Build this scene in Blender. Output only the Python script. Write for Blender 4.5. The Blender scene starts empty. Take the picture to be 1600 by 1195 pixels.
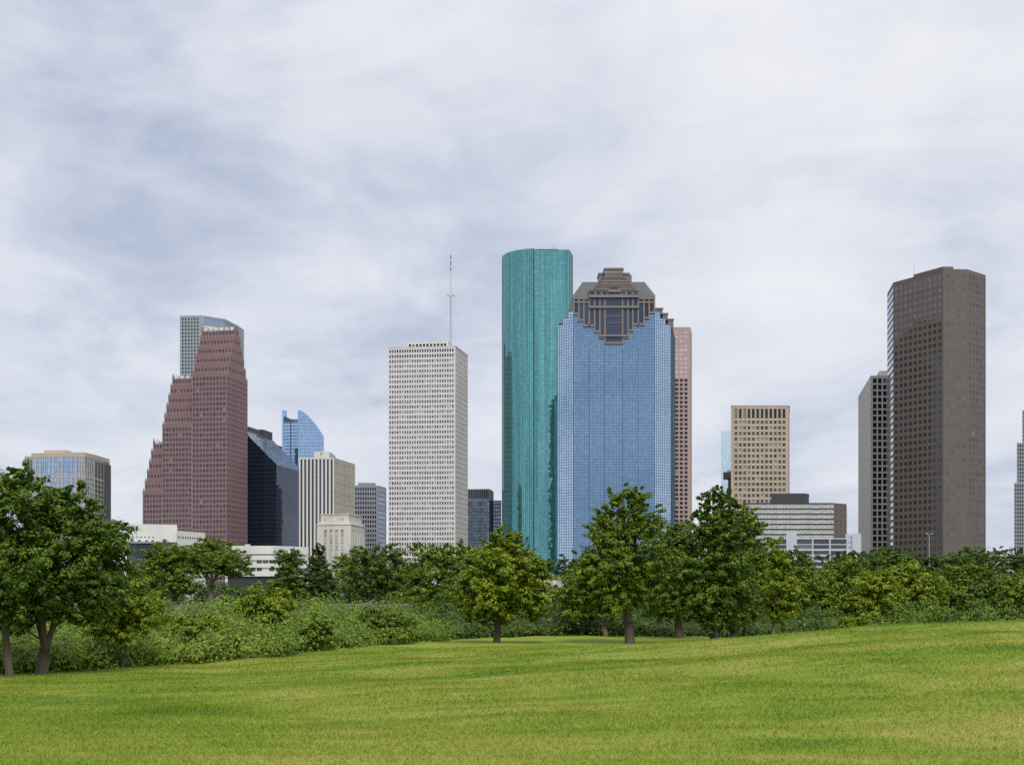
import bpy, math, random
import numpy as np
R = math.radians
rnd = random.Random(7)
rng = np.random.default_rng(11)
scene = bpy.context.scene
col = scene.collection

# ------------------------------------------------------------------ camera
CZ = 4.0            # eye height above the datum; the turf under the camera lies 1.65 m lower
F = 2000.0          # focal length in photograph pixels
HY = 930.0          # horizon row of the photograph
cam_d = bpy.data.cameras.new('camera')
cam = bpy.data.objects.new('camera', cam_d); col.objects.link(cam)
cam.location = (0, 0, CZ); cam.rotation_euler = (R(90), 0, 0)
cam_d.sensor_fit = 'HORIZONTAL'; cam_d.sensor_width = 36.0; cam_d.lens = 36.0*F/1600
cam_d.shift_y = (HY-597.5)/1600; cam_d.clip_end = 20000; cam_d.clip_start = 0.1
scene.camera = cam

# ------------------------------------------------------------------ sky, sun, exposure
SUN_EL, SUN_AZ = 52, 166            # azimuth clockwise from +Y: behind the camera, a little to its right
world = bpy.data.worlds.new('World'); scene.world = world; world.use_nodes = True
nt = world.node_tree; nt.nodes.clear()
def N(t, kind, **kw):
    n = t.nodes.new(kind)
    for k, v in kw.items(): setattr(n, k, v)
    return n
def math_(t, op, a, b=None, c=None, clamp=False):
    n = N(t, 'ShaderNodeMath', operation=op, use_clamp=clamp)
    for i, v in enumerate((a, b, c)):
        if v is None: continue
        if isinstance(v, (int, float)): n.inputs[i].default_value = v
        else: t.links.new(v, n.inputs[i])
    return n.outputs[0]
def mix_(t, fac, a, b, blend='MIX'):
    n = N(t, 'ShaderNodeMix', data_type='RGBA', blend_type=blend)
    for s, v in ((n.inputs[0], fac), (n.inputs[6], a), (n.inputs[7], b)):
        if isinstance(v, (int, float)): s.default_value = v
        elif isinstance(v, (tuple, list)): s.default_value = (v[0], v[1], v[2], 1)
        else: t.links.new(v, s)
    return n.outputs[2]
def ramp_(t, fac, stops):
    n = N(t, 'ShaderNodeValToRGB')
    e = n.color_ramp.elements
    while len(e) < len(stops): e.new(0.5)
    for el, (p, c) in zip(e, stops):
        el.position = p; el.color = (c[0], c[1], c[2], 1) if isinstance(c, (tuple, list)) else (c, c, c, 1)
    t.links.new(fac, n.inputs[0])
    return n.outputs[0]
def noise_(t, vec, scale, detail=4, rough=0.55, dist=0.0, out=0):
    n = N(t, 'ShaderNodeTexNoise')
    n.inputs['Scale'].default_value = scale; n.inputs['Detail'].default_value = detail
    n.inputs['Roughness'].default_value = rough; n.inputs['Distortion'].default_value = dist
    if vec is not None: t.links.new(vec, n.inputs['Vector'])
    return n.outputs[out]
def mapping_(t, vec, loc=(0, 0, 0), sc=(1, 1, 1), rot=(0, 0, 0)):
    n = N(t, 'ShaderNodeMapping')
    n.inputs['Location'].default_value = loc; n.inputs['Scale'].default_value = sc; n.inputs['Rotation'].default_value = rot
    t.links.new(vec, n.inputs['Vector'])
    return n.outputs[0]

SKY_K = 5.9
sky = N(nt, 'ShaderNodeTexSky', sky_type='NISHITA', sun_disc=False)
sky.sun_elevation = R(SUN_EL); sky.sun_rotation = R(SUN_AZ); sky.dust_density = 1.5
tc = N(nt, 'ShaderNodeTexCoord')
sep = N(nt, 'ShaderNodeSeparateXYZ'); nt.links.new(tc.outputs['Generated'], sep.inputs[0])
zz = math_(nt, 'ADD', math_(nt, 'MAXIMUM', sep.outputs[2], 0.0), 0.24)
comb = N(nt, 'ShaderNodeCombineXYZ')
nt.links.new(math_(nt, 'DIVIDE', sep.outputs[0], zz), comb.inputs[0])
nt.links.new(math_(nt, 'DIVIDE', sep.outputs[1], zz), comb.inputs[1])
pl = comb.outputs[0]
CL_OFF = (7.7, 7.1, 0.0)
big = noise_(nt, mapping_(nt, pl, CL_OFF, (1.0, 0.75, 1), (0, 0, R(-30))), 0.85, 3, 0.5, 0.6)
med = noise_(nt, mapping_(nt, pl, (7.3, 2.2, 0), (1.0, 0.8, 1), (0, 0, R(-25))), 2.1, 9, 0.54, 0.9)
fine = noise_(nt, mapping_(nt, pl, (1.3, 9.2, 0), (1.0, 1.0, 1)), 6.5, 9, 0.6, 0.5)
cl = math_(nt, 'ADD', math_(nt, 'MULTIPLY', big, 0.42), math_(nt, 'ADD', math_(nt, 'MULTIPLY', med, 0.40), math_(nt, 'MULTIPLY', fine, 0.18)))
el = math_(nt, 'MAXIMUM', sep.outputs[2], 0.0)
hor = math_(nt, 'POWER', math_(nt, 'SUBTRACT', 1.0, math_(nt, 'MULTIPLY', el, 2.6), clamp=True), 1.5)
ccol = ramp_(nt, cl, [(0.40, (0.46, 0.515, 0.65)), (0.46, (0.595, 0.64, 0.755)), (0.51, (0.715, 0.745, 0.83)), (0.56, (0.80, 0.815, 0.88)), (0.63, (0.89, 0.89, 0.925))])
ccol = mix_(nt, math_(nt, 'MULTIPLY', hor, 0.52), ccol, (0.72, 0.755, 0.84))
# an overcast sky grows brighter towards the zenith
zen = math_(nt, 'ADD', 1.0, math_(nt, 'MULTIPLY', math_(nt, 'SMOOTH_MIN', math_(nt, 'MAXIMUM', math_(nt, 'SUBTRACT', el, 0.40), 0.0), 0.6, 0.1), 1.5))
sc_ = N(nt, 'ShaderNodeVectorMath', operation='SCALE')
nt.links.new(ccol, sc_.inputs[0]); nt.links.new(math_(nt, 'MULTIPLY', zen, SKY_K), sc_.inputs[3])
mixed = mix_(nt, 0.94, sky.outputs[0], sc_.outputs[0])
bg = N(nt, 'ShaderNodeBackground'); bg.inputs['Strength'].default_value = 0.1
nt.links.new(mixed, bg.inputs['Color'])
wo = N(nt, 'ShaderNodeOutputWorld'); nt.links.new(bg.outputs[0], wo.inputs['Surface'])

sl = bpy.data.lights.new('sun', 'SUN'); sl.energy = 1.5; sl.angle = R(14); sl.color = (1.0, 0.95, 0.87)
sun = bpy.data.objects.new('sun', sl); col.objects.link(sun)
sun.rotation_euler = (R(90-SUN_EL), 0, R(-SUN_AZ+180)); sun.location = (0, -50, 200)
vs = scene.view_settings
scene.display_settings.display_device = 'sRGB'
vs.view_transform = 'Standard'; vs.look = 'None'; vs.exposure = 0.75; vs.gamma = 1.0; vs.use_curve_mapping = False
cy = scene.cycles
cy.use_denoising = False
cy.max_bounces = 5; cy.diffuse_bounces = 2; cy.glossy_bounces = 3; cy.transmission_bounces = 2; cy.transparent_max_bounces = 4
cy.use_adaptive_sampling = True; cy.adaptive_threshold = 0.008
cy.caustics_reflective = False; cy.caustics_refractive = False

# ------------------------------------------------------------------ materials
def new_mat(name):
    m = bpy.data.materials.new(name); m.use_nodes = True
    t = m.node_tree; t.nodes.clear()
    b = N(t, 'ShaderNodeBsdfPrincipled'); o = N(t, 'ShaderNodeOutputMaterial')
    t.links.new(b.outputs[0], o.inputs['Surface'])
    return m, t, b
def wall_mat(name, c, rough=0.75, var=0.10, streak=0.10, bump=0.0, grain=0.35):
    """stone, concrete or painted wall: blotches, vertical rain streaks and fine grain"""
    m, t, b = new_mat(name)
    co = N(t, 'ShaderNodeTexCoord').outputs['Object']
    n1 = noise_(t, co, 0.05, 3, 0.55)
    n2 = noise_(t, mapping_(t, co, sc=(0.14, 0.14, 0.012)), 1.0, 3, 0.55)
    n3 = noise_(t, co, grain, 2, 0.5)
    f = math_(t, 'ADD', math_(t, 'MULTIPLY', math_(t, 'SUBTRACT', n1, 0.5), var*3), math_(t, 'MULTIPLY', math_(t, 'SUBTRACT', n2, 0.5), streak*3))
    f = math_(t, 'ADD', f, math_(t, 'MULTIPLY', math_(t, 'SUBTRACT', n3, 0.5), var*0.7))
    f = math_(t, 'ADD', f, 1.0)
    sc = N(t, 'ShaderNodeVectorMath', operation='SCALE'); sc.inputs[0].default_value = c; t.links.new(f, sc.inputs[3])
    t.links.new(sc.outputs[0], b.inputs['Base Color'])
    b.inputs['Roughness'].default_value = rough
    if bump > 0:
        bp = N(t, 'ShaderNodeBump'); bp.inputs['Strength'].default_value = bump; bp.inputs['Distance'].default_value = 0.05
        t.links.new(n3, bp.inputs['Height']); t.links.new(bp.outputs[0], b.inputs['Normal'])
    return m
def pane_random(t):
    g = N(t, 'ShaderNodeNewGeometry'); oi = N(t, 'ShaderNodeObjectInfo')
    return math_(t, 'FRACT', math_(t, 'ADD', g.outputs['Random Per Island'], oi.outputs['Random']))
def glass_mat(name, c, metal=0.5, rough=0.06, var=0.5, blind=0.0, blind_c=(0.45, 0.44, 0.42), wave=0.0, streak=0.0):
    """coated window glass: each pane a little lighter or darker, some with drawn blinds behind"""
    m, t, b = new_mat(name)
    r = pane_random(t)
    f = math_(t, 'ADD', math_(t, 'MULTIPLY', math_(t, 'SUBTRACT', r, 0.5), var*2), 1.0)
    sc = N(t, 'ShaderNodeVectorMath', operation='SCALE'); sc.inputs[0].default_value = c; t.links.new(f, sc.inputs[3])
    if streak > 0:  # upright tint streaks in place of cloud reflections
        co2 = N(t, 'ShaderNodeTexCoord').outputs['Object']
        n_ = noise_(t, mapping_(t, co2, sc=(0.45, 0.45, 0.006)), 1.0, 4, 0.65)
        f = math_(t, 'MULTIPLY', f, math_(t, 'ADD', 1.0, math_(t, 'MULTIPLY', math_(t, 'SUBTRACT', n_, 0.5), streak)))
        t.links.new(f, sc.inputs[3])
    colr = sc.outputs[0]
    if blind > 0:
        r2 = math_(t, 'FRACT', math_(t, 'MULTIPLY', r, 17.31))
        k = math_(t, 'LESS_THAN', r2, blind)
        colr = mix_(t, k, colr, blind_c)
        t.links.new(math_(t, 'MULTIPLY', math_(t, 'SUBTRACT', 1.0, math_(t, 'MULTIPLY', k, 0.8)), metal), b.inputs['Metallic'])
    else:
        b.inputs['Metallic'].default_value = metal
    t.links.new(colr, b.inputs['Base Color'])
    b.inputs['Roughness'].default_value = rough
    if wave > 0:
        co = N(t, 'ShaderNodeTexCoord').outputs['Object']
        bp = N(t, 'ShaderNodeBump'); bp.inputs['Strength'].default_value = wave; bp.inputs['Distance'].default_value = 0.3
        t.links.new(noise_(t, co, 0.11, 2, 0.5), bp.inputs['Height']); t.links.new(bp.outputs[0], b.inputs['Normal'])
    return m
def leaf_mat(name, dark, light, pale, dead=0.0):
    m, t, b = new_mat(name)
    g = N(t, 'ShaderNodeNewGeometry')
    r = g.outputs['Random Per Island']
    co = N(t, 'ShaderNodeTexCoord').outputs['Object']
    n = noise_(t, co, 0.55, 3, 0.6)
    f = math_(t, 'ADD', math_(t, 'MULTIPLY', r, 0.55), math_(t, 'MULTIPLY', math_(t, 'SUBTRACT', n, 0.32), 1.3), clamp=True)
    c = ramp_(t, f, [(0.05, dark), (0.55, light), (0.98, pale)])
    t.links.new(c, b.inputs['Base Color'])
    b.inputs['Roughness'].default_value = 0.5
    b.inputs['Specular IOR Level'].default_value = 0.2
    tr = N(t, 'ShaderNodeBsdfTranslucent')
    tc_ = mix_(t, 1.0, c, (1.25, 1.3, 0.45), 'MULTIPLY'); t.links.new(tc_, tr.inputs['Color'])
    ms = N(t, 'ShaderNodeMixShader'); ms.inputs[0].default_value = 0.18
    t.links.new(b.outputs[0], ms.inputs[1]); t.links.new(tr.outputs[0], ms.inputs[2])
    o = [x for x in t.nodes if x.type == 'OUTPUT_MATERIAL'][0]
    t.links.new(ms.outputs[0], o.inputs['Surface'])
    return m
def bark_mat(name, c):
    m, t, b = new_mat(name)
    co = N(t, 'ShaderNodeTexCoord').outputs['Object']
    n = noise_(t, mapping_(t, co, sc=(9, 9, 1.6)), 1.0, 6, 0.7)
    cc = ramp_(t, n, [(0.3, tuple(x*0.45 for x in c)), (0.7, tuple(x*1.35 for x in c))])
    t.links.new(cc, b.inputs['Base Color']); b.inputs['Roughness'].default_value = 0.9
    bp = N(t, 'ShaderNodeBump'); bp.inputs['Strength'].default_value = 0.8; bp.inputs['Distance'].default_value = 0.03
    t.links.new(n, bp.inputs['Height']); t.links.new(bp.outputs[0], b.inputs['Normal'])
    return m

M = {}
M['white_stone'] = wall_mat('white_travertine', (0.68, 0.65, 0.645), 0.8, 0.06, 0.05)
M['granite_red'] = wall_mat('red_granite', (0.245, 0.148, 0.150), 0.6, 0.08, 0.06)
M['granite_grey'] = wall_mat('grey_granite', (0.30, 0.34, 0.37), 0.6, 0.06, 0.05)
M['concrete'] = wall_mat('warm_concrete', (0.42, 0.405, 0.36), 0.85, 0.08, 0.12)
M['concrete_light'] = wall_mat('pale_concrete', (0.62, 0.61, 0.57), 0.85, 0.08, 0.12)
M['limestone'] = wall_mat('limestone', (0.58, 0.555, 0.50), 0.85, 0.10, 0.16)
M['grey_panel'] = wall_mat('grey_panel', (0.26, 0.28, 0.33), 0.6, 0.06, 0.05)
M['tan'] = wall_mat('tan_precast', (0.50, 0.42, 0.33), 0.8, 0.07, 0.10)
M['tan_light'] = wall_mat('sand_precast', (0.46, 0.40, 0.33), 0.8, 0.06, 0.08)
M['beige'] = wall_mat('beige_concrete', (0.56, 0.53, 0.485), 0.85, 0.07, 0.10)
M['pink'] = wall_mat('pink_granite', (0.41, 0.295, 0.26), 0.6, 0.06, 0.06)
M['brown'] = wall_mat('brown_granite', (0.135, 0.105, 0.085), 0.55, 0.07, 0.05)
M['crown_granite'] = wall_mat('crown_granite', (0.205, 0.175, 0.160), 0.6, 0.09, 0.06)
M['slate'] = wall_mat('slate_roof', (0.165, 0.165, 0.18), 0.6, 0.08, 0.04)
M['white_paint'] = wall_mat('white_paint', (0.66, 0.65, 0.62), 0.8, 0.06, 0.14)
M['cool_white'] = wall_mat('cool_white_paint', (0.50, 0.52, 0.57), 0.8, 0.05, 0.10)
M['dark_metal'] = wall_mat('dark_metal', (0.055, 0.055, 0.06), 0.5, 0.08, 0.05)
M['grey_metal'] = wall_mat('grey_metal', (0.30, 0.32, 0.34), 0.45, 0.05, 0.05)
M['roofing'] = wall_mat('roof_gravel', (0.22, 0.21, 0.20), 0.9, 0.12, 0.0)
M['dark_panel'] = wall_mat('dark_recess_panel', (0.03, 0.032, 0.036), 0.5, 0.1, 0.0)  # near-black panel for cores, spandrels and recess backs
M['mull_blue'] = wall_mat('blue_mullion', (0.045, 0.085, 0.14), 0.4, 0.05, 0.0)
M['mull_teal'] = wall_mat('teal_mullion', (0.02, 0.09, 0.10), 0.4, 0.05, 0.0)
M['mull_dark'] = wall_mat('bronze_mullion', (0.03, 0.03, 0.035), 0.4, 0.05, 0.0)
M['mull_pale'] = wall_mat('pale_mullion', (0.42, 0.39, 0.36), 0.5, 0.05, 0.0)
M['win_grey'] = glass_mat('grey_window_glass', (0.18, 0.185, 0.22), 0.5, 0.08, 0.45, 0.10)
M['win_dark'] = glass_mat('dark_window_glass', (0.022, 0.024, 0.032), 0.15, 0.07, 0.5, 0.03, (0.2, 0.2, 0.2))
M['win_red'] = glass_mat('smoke_window_glass', (0.085, 0.085, 0.105), 0.4, 0.08, 0.30, 0.02, (0.22, 0.2, 0.2))
M['win_brown'] = glass_mat('bronze_window_glass', (0.155, 0.15, 0.16), 0.75, 0.06, 0.15)
M['win_tan'] = glass_mat('taupe_window_glass', (0.10, 0.092, 0.09), 0.4, 0.08, 0.5, 0.14, (0.32, 0.29, 0.25))
M['win_pink_reflection'] = glass_mat('painted_sky_reflection_glass', (0.62, 0.50, 0.46), 0.85, 0.10, 0.15)  # bright sky reflection painted into the pane colour
M['win_navy'] = glass_mat('navy_window_glass', (0.05, 0.06, 0.085), 0.4, 0.07, 0.4)
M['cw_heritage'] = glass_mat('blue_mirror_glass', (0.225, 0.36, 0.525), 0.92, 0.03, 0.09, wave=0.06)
M['cw_corner_reflection'] = glass_mat('painted_reflection_blue_glass', (0.47, 0.63, 0.80), 0.92, 0.03, 0.08, wave=0.05)  # paler than the broad face to paint in a brighter reflection
M['win_pale'] = glass_mat('pale_grey_window_glass', (0.42, 0.42, 0.41), 0.2, 0.1, 0.25)
M['cw_teal'] = glass_mat('teal_mirror_glass', (0.155, 0.42, 0.435), 0.9, 0.04, 0.12, wave=0.08, streak=1.7)  # streak paints reflected cloud into the teal tint
M['cw_black'] = glass_mat('black_bronze_glass', (0.030, 0.050, 0.095), 0.75, 0.05, 0.12, wave=0.05)
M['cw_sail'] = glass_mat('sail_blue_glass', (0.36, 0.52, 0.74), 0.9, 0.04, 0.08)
M['cw_slate'] = glass_mat('slate_blue_glass', (0.29, 0.37, 0.49), 0.7, 0.08, 0.28)
M['cw_hotel'] = glass_mat('hotel_blue_glass', (0.40, 0.56, 0.78), 0.85, 0.04, 0.14)
M['cw_pale'] = glass_mat('pale_aqua_glass', (0.60, 0.78, 0.84), 0.9, 0.04, 0.06)
M['panel_light'] = glass_mat('pale_glazed_panel', (0.68, 0.68, 0.63), 0.25, 0.15, 0.16)
M['crown_glass'] = glass_mat('crown_blue_glass', (0.065, 0.085, 0.13), 0.6, 0.05, 0.35)
M['bark'] = bark_mat('brown_bark', (0.085, 0.066, 0.052))
M['bark_pale'] = bark_mat('pale_bark', (0.19, 0.15, 0.12))
M['leaf_oak'] = leaf_mat('oak_leaves', (0.032, 0.065, 0.008), (0.089, 0.153, 0.015), (0.221, 0.308, 0.033))
M['leaf_mid'] = leaf_mat('mid_leaves', (0.050, 0.086, 0.008), (0.132, 0.201, 0.016), (0.265, 0.342, 0.028))
M['leaf_yellow'] = leaf_mat('yellow_green_leaves', (0.074, 0.112, 0.008), (0.181, 0.245, 0.014), (0.329, 0.392, 0.026))
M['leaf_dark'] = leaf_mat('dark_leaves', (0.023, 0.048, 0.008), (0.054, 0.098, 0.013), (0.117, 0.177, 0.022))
M['leaf_far'] = leaf_mat('far_leaves', (0.038, 0.071, 0.010), (0.092, 0.150, 0.018), (0.171, 0.237, 0.029))
M['leaf_shrub'] = leaf_mat('shrub_leaves', (0.059, 0.099, 0.010), (0.140, 0.214, 0.021), (0.275, 0.353, 0.055))

def lawn_colour(t, co, r=None):
    """mown turf: streaks of straw, fresh and worn grass"""
    st = mapping_(t, co, sc=(0.34, 0.60, 0.5), rot=(0, 0, R(-24)))
    n1 = noise_(t, st, 0.45, 5, 0.62, 0.6)
    n2 = noise_(t, mapping_(t, co, loc=(31, 7, 0), sc=(0.35, 1.0, 0.5), rot=(0, 0, R(-28))), 0.9, 6, 0.65, 0.4)
    n3 = noise_(t, co, 7.0, 5, 0.75)
    f = math_(t, 'ADD', math_(t, 'MULTIPLY', n1, 0.55), math_(t, 'ADD', math_(t, 'MULTIPLY', n2, 0.35), math_(t, 'MULTIPLY', n3, 0.16)))
    f = math_(t, 'MULTIPLY_ADD', math_(t, 'SUBTRACT', f, 0.53), 1.25, 0.53)
    if r is not None: f = math_(t, 'ADD', f, math_(t, 'MULTIPLY', math_(t, 'SUBTRACT', r, 0.5), 0.16))
    return ramp_(t, f, [(0.39, (0.100, 0.182, 0.010)), (0.485, (0.165, 0.248, 0.015)), (0.565, (0.225, 0.280, 0.026)), (0.65, (0.300, 0.312, 0.060)), (0.76, (0.385, 0.345, 0.11))]), n3
m, t, b = new_mat('mown_turf'); M['lawn'] = m
cc, n3 = lawn_colour(t, N(t, 'ShaderNodeTexCoord').outputs['Object'])
cc = mix_(t, 1.0, cc, (0.86, 0.83, 0.86), 'MULTIPLY')      # turf colour darkened to stand in for the blades' self-shadowing
t.links.new(cc, b.inputs['Base Color']); b.inputs['Roughness'].default_value = 0.85; b.inputs['Specular IOR Level'].default_value = 0.15
bp = N(t, 'ShaderNodeBump'); bp.inputs['Strength'].default_value = 0.7; bp.inputs['Distance'].default_value = 0.06
t.links.new(n3, bp.inputs['Height']); t.links.new(bp.outputs[0], b.inputs['Normal'])
m, t, b = new_mat('turf_blades'); M['blade'] = m
cc, n3 = lawn_colour(t, N(t, 'ShaderNodeTexCoord').outputs['Object'], N(t, 'ShaderNodeNewGeometry').outputs['Random Per Island'])
t.links.new(cc, b.inputs['Base Color']); b.inputs['Roughness'].default_value = 0.6; b.inputs['Specular IOR Level'].default_value = 0.2
tr = N(t, 'ShaderNodeBsdfTranslucent'); t.links.new(cc, tr.inputs['Color']); ms = N(t, 'ShaderNodeMixShader'); ms.inputs[0].default_value = 0.4
t.links.new(b.outputs[0], ms.inputs[1]); t.links.new(tr.outputs[0], ms.inputs[2])
t.links.new(ms.outputs[0], [x for x in t.nodes if x.type == 'OUTPUT_MATERIAL'][0].inputs['Surface'])
M['earth'] = wall_mat('dark_undergrowth_floor', (0.05, 0.07, 0.025), 0.95, 0.2, 0.0, 0.6, 0.8)

# ------------------------------------------------------------------ mesh helpers
def fast_mesh(name, v, f, smooth=False):
    """v (n,3), f (m,k) with k = 3 or 4"""
    me = bpy.data.meshes.new(name)
    v = np.asarray(v, dtype=np.float32); f = np.asarray(f, dtype=np.int32)
    k = f.shape[1]
    me.vertices.add(len(v)); me.vertices.foreach_set('co', v.ravel())
    me.loops.add(f.size); me.loops.foreach_set('vertex_index', f.ravel())
    me.polygons.add(len(f)); me.polygons.foreach_set('loop_start', np.arange(0, f.size, k, dtype=np.int32))
    if smooth: me.polygons.foreach_set('use_smooth', np.ones(len(f), dtype=bool))
    me.update(calc_edges=True)
    return me
class MB:
    def __init__(s): s.v = []; s.f = []
    def poly(s, pts):
        i = len(s.v); s.v += [tuple(p) for p in pts]; s.f.append(tuple(range(i, i+len(pts))))
    def box8(s, p):     # p: 4 bottom points counter-clockwise from above, then 4 top points
        i = len(s.v); s.v += [tuple(q) for q in p]
        s.f += [(i+3, i+2, i+1, i), (i+4, i+5, i+6, i+7), (i, i+1, i+5, i+4), (i+1, i+2, i+6, i+5), (i+2, i+3, i+7, i+6), (i+3, i, i+4, i+7)]
    def box(s, x0, x1, y0, y1, z0, z1):
        s.box8([(x0, y0, z0), (x1, y0, z0), (x1, y1, z0), (x0, y1, z0), (x0, y0, z1), (x1, y0, z1), (x1, y1, z1), (x0, y1, z1)])
    def prism(s, pts, z0, z1):      # pts counter-clockwise; z1 a number or one per point
        n = len(pts); i = len(s.v)
        zt = z1 if isinstance(z1, (list, tuple)) else [z1]*n
        s.v += [(p[0], p[1], z0) for p in pts] + [(p[0], p[1], z) for p, z in zip(pts, zt)]
        s.f += [tuple(range(i+n-1, i-1, -1)), tuple(range(i+n, i+2*n))]
        for k in range(n):
            j = (k+1) % n; s.f.append((i+k, i+j, i+n+j, i+n+k))
    def frustum(s, cx, cy, z0, z1, r0, r1, n=8):
        a = [2*math.pi*k/n for k in range(n)]; i = len(s.v)
        s.v += [(cx+r0*math.cos(q), cy+r0*math.sin(q), z0) for q in a] + [(cx+r1*math.cos(q), cy+r1*math.sin(q), z1) for q in a]
        s.f += [tuple(range(i+n-1, i-1, -1)), tuple(range(i+n, i+2*n))]
        for k in range(n):
            j = (k+1) % n; s.f.append((i+k, i+j, i+n+j, i+n+k))
    def tube(s, pts, radii, n=7):
        """tapered tube along a polyline"""
        pts = [np.array(p, float) for p in pts]; i0 = len(s.v)
        for k, (p, r) in enumerate(zip(pts, radii)):
            d = pts[min(k+1, len(pts)-1)]-pts[max(k-1, 0)]; d /= (np.linalg.norm(d)+1e-9)
            a = np.cross(d, (0.31, 0.95, 0.05)); a /= (np.linalg.norm(a)+1e-9); b_ = np.cross(d, a)
            for q in range(n):
                w = 2*math.pi*q/n; s.v.append(tuple(p+r*(math.cos(w)*a+math.sin(w)*b_)))
        for k in range(len(pts)-1):
            for q in range(n):
                j = (q+1) % n; a0 = i0+k*n
                s.f.append((a0+q, a0+j, a0+n+j, a0+n+q))
        s.f.append(tuple(i0+q for q in range(n))); s.f.append(tuple(i0+(len(pts)-1)*n+q for q in reversed(range(n))))
    def mesh(s, name, off=(0, 0, 0)):
        me = bpy.data.meshes.new(name)
        me.from_pydata([(v[0]-off[0], v[1]-off[1], v[2]-off[2]) for v in s.v], [], s.f); me.update()
        return me
def link(name, me, mat, parent=None, loc=(0, 0, 0), rz=0.0, **props):
    o = bpy.data.objects.new(name, me); col.objects.link(o)
    if me is not None and mat is not None and not me.materials: me.materials.append(mat)
    o.parent = parent; o.location = loc; o.rotation_euler = (0, 0, rz)
    for k, v in props.items(): o[k] = v
    return o
def thing(name, label, cat, loc, group=None):
    o = bpy.data.objects.new(name, None); col.objects.link(o); o.location = loc; o.empty_display_size = 1
    o['label'] = label; o['category'] = cat
    if group: o['group'] = group
    return o
def W(px, D): return ((px-800)/F*D, D)
def Z(py, D): return CZ+(HY-py)/F*D
CITY = CZ-1.6       # level of the streets

# ------------------------------------------------------------------ ground
# control points: photograph column, row, distance -> turf height relative to the eye
ctrl = [(0, 1195, 12), (400, 1195, 12), (800, 1195, 12), (1200, 1195, 12), (1600, 1195, 12), (-500, 1190, 12), (2100, 1190, 12),
        (0, 1120, 22), (400, 1115, 22), (800, 1100, 22), (1200, 1085, 21), (1600, 1072, 21), (-600, 1130, 22), (2200, 1060, 22),
        (0, 1056, 45), (200, 1045, 51), (400, 1030, 60), (640, 1004, 84), (-300, 1066, 42), (-700, 1075, 42),
        (640, 1040, 46), (850, 1030, 45), (1000, 1030, 44), (1150, 1022, 42), (300, 1055, 44),
        (776, 1003.5, 88), (985, 1005, 90), (1118, 1006, 88), (1145, 1005, 90), (1208, 998, 100), (1060, 996.5, 102), (945, 993, 110), (850, 994, 108),
        (985, 1012, 66), (1118, 1008, 66), (800, 1012, 66), (500, 1020, 68),
        (1220, 996.5, 58), (1300, 982.5, 52), (1400, 975.5, 48), (1500, 972.5, 46), (1600, 971.5, 45), (1800, 971, 45), (2200, 974, 45),
        (1300, 1010, 35), (1500, 1003, 32), (1700, 1000, 32)]
cp = [((px-800)/F*D, D, -(py-HY)/F*D) for px, py, D in ctrl]
cp += [(x, y, -1.65) for x in (-60, -30, 0, 30, 60) for y in (0, -30, -60)]
cp += [(x, y, -3.6) for x, y in ((22, 84), (34, 86), (50, 88), (75, 88), (20, 108), (45, 110), (80, 110))]
cp += [(x, y, -3.6) for x in (-30, -10, 10) for y in (118, 135)]
cp = np.array(cp)
SC = 30.0
def tps(r2): return 0.5*r2*np.log(r2+1e-9)
def tps_fit(P, z, lam=0.02):
    n = len(P); d = ((P[:, None]-P[None])**2).sum(-1)
    A = np.zeros((n+3, n+3)); A[:n, :n] = tps(d)+lam*np.eye(n)
    A[:n, n] = 1; A[:n, n+1:] = P; A[n, :n] = 1; A[n+1:, :n] = P.T
    return np.linalg.solve(A, np.concatenate([z, np.zeros(3)]))
PC = cp[:, :2]/SC; TW = tps_fit(PC, cp[:, 2])
E_PX = np.array([-2000, -300, 0, 200, 400, 640, 760, 900, 1250, 1900, 4000.]); E_D = np.array([36, 42, 46, 52, 61, 84, 104, 109, 107, 100, 96.])
def sstep(a, b, x):
    q = np.clip((x-a)/(b-a), 0, 1); return q*q*(3-2*q)
def edge_D(x, y):
    px = 800+F*x/np.maximum(y, 1.0); return np.interp(px, E_PX, E_D)
def ground(x, y):
    x = np.atleast_1d(np.asarray(x, float)); y = np.atleast_1d(np.asarray(y, float))
    P = np.stack([np.clip(x, -75, 85), np.clip(y, -60, 140)], 1)/SC
    out = np.empty(len(x))
    for s in range(0, len(x), 20000):
        d = ((P[s:s+20000, None]-PC[None])**2).sum(-1)
        out[s:s+20000] = tps(d)@TW[:-3]+TW[-3]+P[s:s+20000]@TW[-2:]
    out = np.clip(out, -4.4, -0.8)
    b_ = y-edge_D(x, y)
    out = out-1.6*sstep(1, 14, b_)*sstep(-5, 60, y)
    rr = np.sqrt(x*x+y*y)
    k = np.maximum(sstep(150, 215, y), sstep(150, 300, rr))
    bumps = 0.05*np.sin(x*0.55+1.3*np.sin(y*0.21))*np.sin(y*0.36+0.8)+0.03*np.sin(x*1.3+y*0.4)
    return CZ+out*(1-k)+(-1.6)*k+bumps*(1-k)*sstep(14, 24, y)
gx = np.concatenate([[-9000, -4000, -2000, -1000, -600, -350, -220, -150, -110], np.arange(-85, 90, 1.25), [110, 150, 220, 350, 600, 1000, 2000, 4000, 9000]])
gy = np.concatenate([[-6000, -2500, -1000, -400, -200, -110, -70, -45, -30, -20, -12, -6], np.arange(0, 140, 1.25), [145, 150, 160, 170, 180, 195, 215, 260, 350, 500, 800, 1400, 2500, 5000, 11000]])
GX, GY = np.meshgrid(gx, gy); GZ = ground(GX.ravel(), GY.ravel())
V = np.stack([GX.ravel(), GY.ravel(), GZ], 1)
nx_, ny_ = len(gx), len(gy)
ii, jj = np.meshgrid(np.arange(nx_-1), np.arange(ny_-1)); a0 = (jj*nx_+ii).ravel()
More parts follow.
